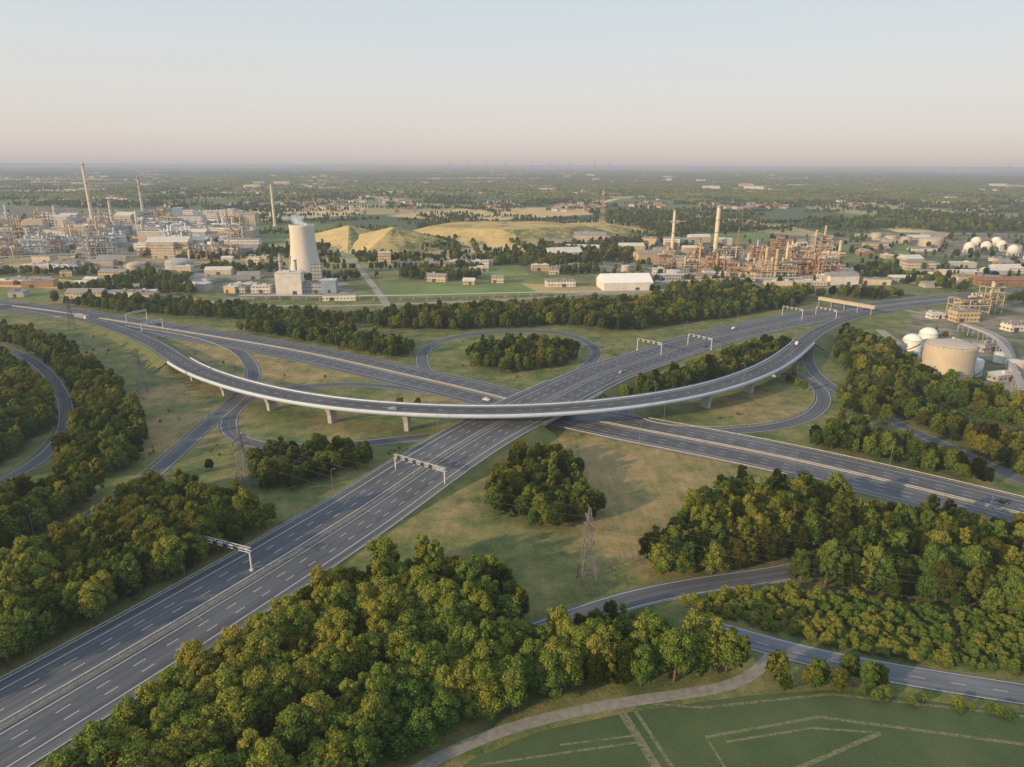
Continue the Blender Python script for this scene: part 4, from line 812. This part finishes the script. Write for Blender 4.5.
def piperack(c,z,lab,w_=3,name="pipe_rack"):
    P=mkpath(c,4,2); b=MB(); N,T_=nrm(P)
    for k in range(5):
        off=-w_/2+w_*k/4
        for i in range(len(P)-1): p=P[i,:2]+N[i]*off;q_=P[i+1,:2]+N[i+1]*off; b.cyl((p[0],p[1],z+.3),(q_[0],q_[1],z+.3),.28,None,6,k%2,False)
    for i in range(0,len(P),3):
        for s_ in(-1,1): p=P[i,:2]+N[i]*s_*w_*.6; b.box((p[0],p[1],z/2-.1),(.35,.35,z+.2),0,0)
        p=P[i,:2]-N[i]*w_*.6;q_=P[i,:2]+N[i]*w_*.6; b.beam((p[0],p[1],z),(q_[0],q_[1],z),.35,0)
    ob(name,b.mesh(name,[GALV,PLN[2]]),label=lab,cat="pipe rack")
piperack([(960,332),(990,345),(1003,360),(1014,385),(1020,400)],6,"pale pipe rack crossing the storage yard"); piperack([(240,300),(400,300),(520,297),(640,295)],4,"long pale pipe rack beside the works road"); piperack([(0,262),(100,258),(240,256)],6,"long pipe rack along the works edge",5); piperack([(655,288),(700,286),(860,282)],6,"pipe rack in front of the refinery",5)
p0=G(818,306);p1=G(874,316); b=MB(); L=math.hypot(p1[0]-p0[0],p1[1]-p0[1]); b.box((L/2,0,7),(L,3.2,2.4)); b.box((L/2,0,8.3),(L+.6,3.8,.2),0,0)
for k in range(5): b.box((L*(k+.1)/4.3,0,2.9),(.8,2.6,6),0,1)
ob("footbridge",b.mesh("footbridge",[TANKB,CONCD]),(*p0,0),math.atan2(p1[1]-p0[1],p1[0]-p0[0]),"pale enclosed bridge on concrete supports over the motorway","bridge")
# ------------------------------------------------------------------ distant towns
def house_mesh(ci,rf,w_,d_,h):
    b=MB(); b.box((0,0,h/2-.2),(w_,d_,h+.4)); hh=d_*.4; b.add([(-w_/2-.2,-d_/2-.3,h),(w_/2+.2,-d_/2-.3,h),(w_/2+.2,d_/2+.3,h),(-w_/2-.2,d_/2+.3,h),(-w_/2-.2,0,h+hh),(w_/2+.2,0,h+hh)],[(0,1,5,4),(2,3,4,5),(0,4,3),(1,2,5),(3,2,1,0)],1); b.box((w_*.25,0,h+hh),(.8,.8,1.6),0,2); return b.mesh("house",[FAC[ci],rf,PLN[4]])
HM=[house_mesh(4,ROOFR,11,8,5.5),house_mesh(4,ROOFD,14,9,5),house_mesh(1,ROOFD,10,8,6),house_mesh(0,ROOFD,16,9,5),house_mesh(6,ROOFR,18,9,5.5)]
H=[]
while len(H)<2000:
    u=U(-20,1040); v=167.0+ (U(0,1)**1.8)*46
    if mnoise.noise(Vector((u/60,v/7,3)))<.12: continue
    x,y=G(u,v)
    if blocked(x,y) or y>20000: continue
    H.append((x,y))
H.sort(key=lambda k:k[1])
for x,y in H[:290]: 
    k=random.randrange(5); ob("house",HM[k],(x,y,0),U(-.6,.6),["brick house with tiled roof among trees","brick house with grey roof among trees","cream house with grey roof among trees","white house with grey roof among trees","sandy terraced house with tiled roof"][k],"house",group="houses of the distant town")
b=MB()
for x,y in H[290:]: s_=1+y/6000; b.box((x,y,4*s_*.5),(16*s_,9*s_,7*s_*.5),U(-.5,.5),random.choice([0,1,0,2])); b.box((x,y,4.2*s_),(17*s_,7*s_,1.4*s_),0,random.choice([1,3,3]),.9,.2)
ob("distant_town",b.mesh("distant_town",[PLN[0],PLN[2],PLN[1],ROOFR]),label="hazy rooftops of towns scattered towards the horizon",kind="stuff")
for k in range(34):
    u=random.choice([U(270,340),U(500,600),U(700,760),U(20,240),U(0,1024)]); v=U(172,192); x,y=G(u,v); building(0,0,U(40,110),U(20,40),U(9,22),U(-.3,.3),random.choice([0,0,1,6]),False,False,ROOFW,"large buildings on the plain","pale large block on the distant plain",world=(x,y),name="warehouse")
for u in(452,470,487,505,531,548,566,590,604,985):
    y=13000; x=(u-512)/FL*y; e=ob("wind_turbine",None,(x,y,0),0,"tiny white three bladed wind turbine","wind turbine",group="wind turbines on the horizon"); b=MB(); b.cyl((0,0,0),(0,0,130),5,3,8); ob("tower",b.mesh("tower",[STEELD]),parent=e)
    a0=U(0,2); b=MB()
    for k in range(3): a=a0+k*2.094; b.beam((0,-3,130),(60*math.cos(a),-3,130+60*math.sin(a)),3.0)
    b.cyl((0,-5,130),(0,4,130),3,3,8); ob("rotor",b.mesh("rotor",[STEELD]),parent=e)
print("TREES",len(T),"individual",len(ind),"rest",len(rest),"shrubs",len(sh))
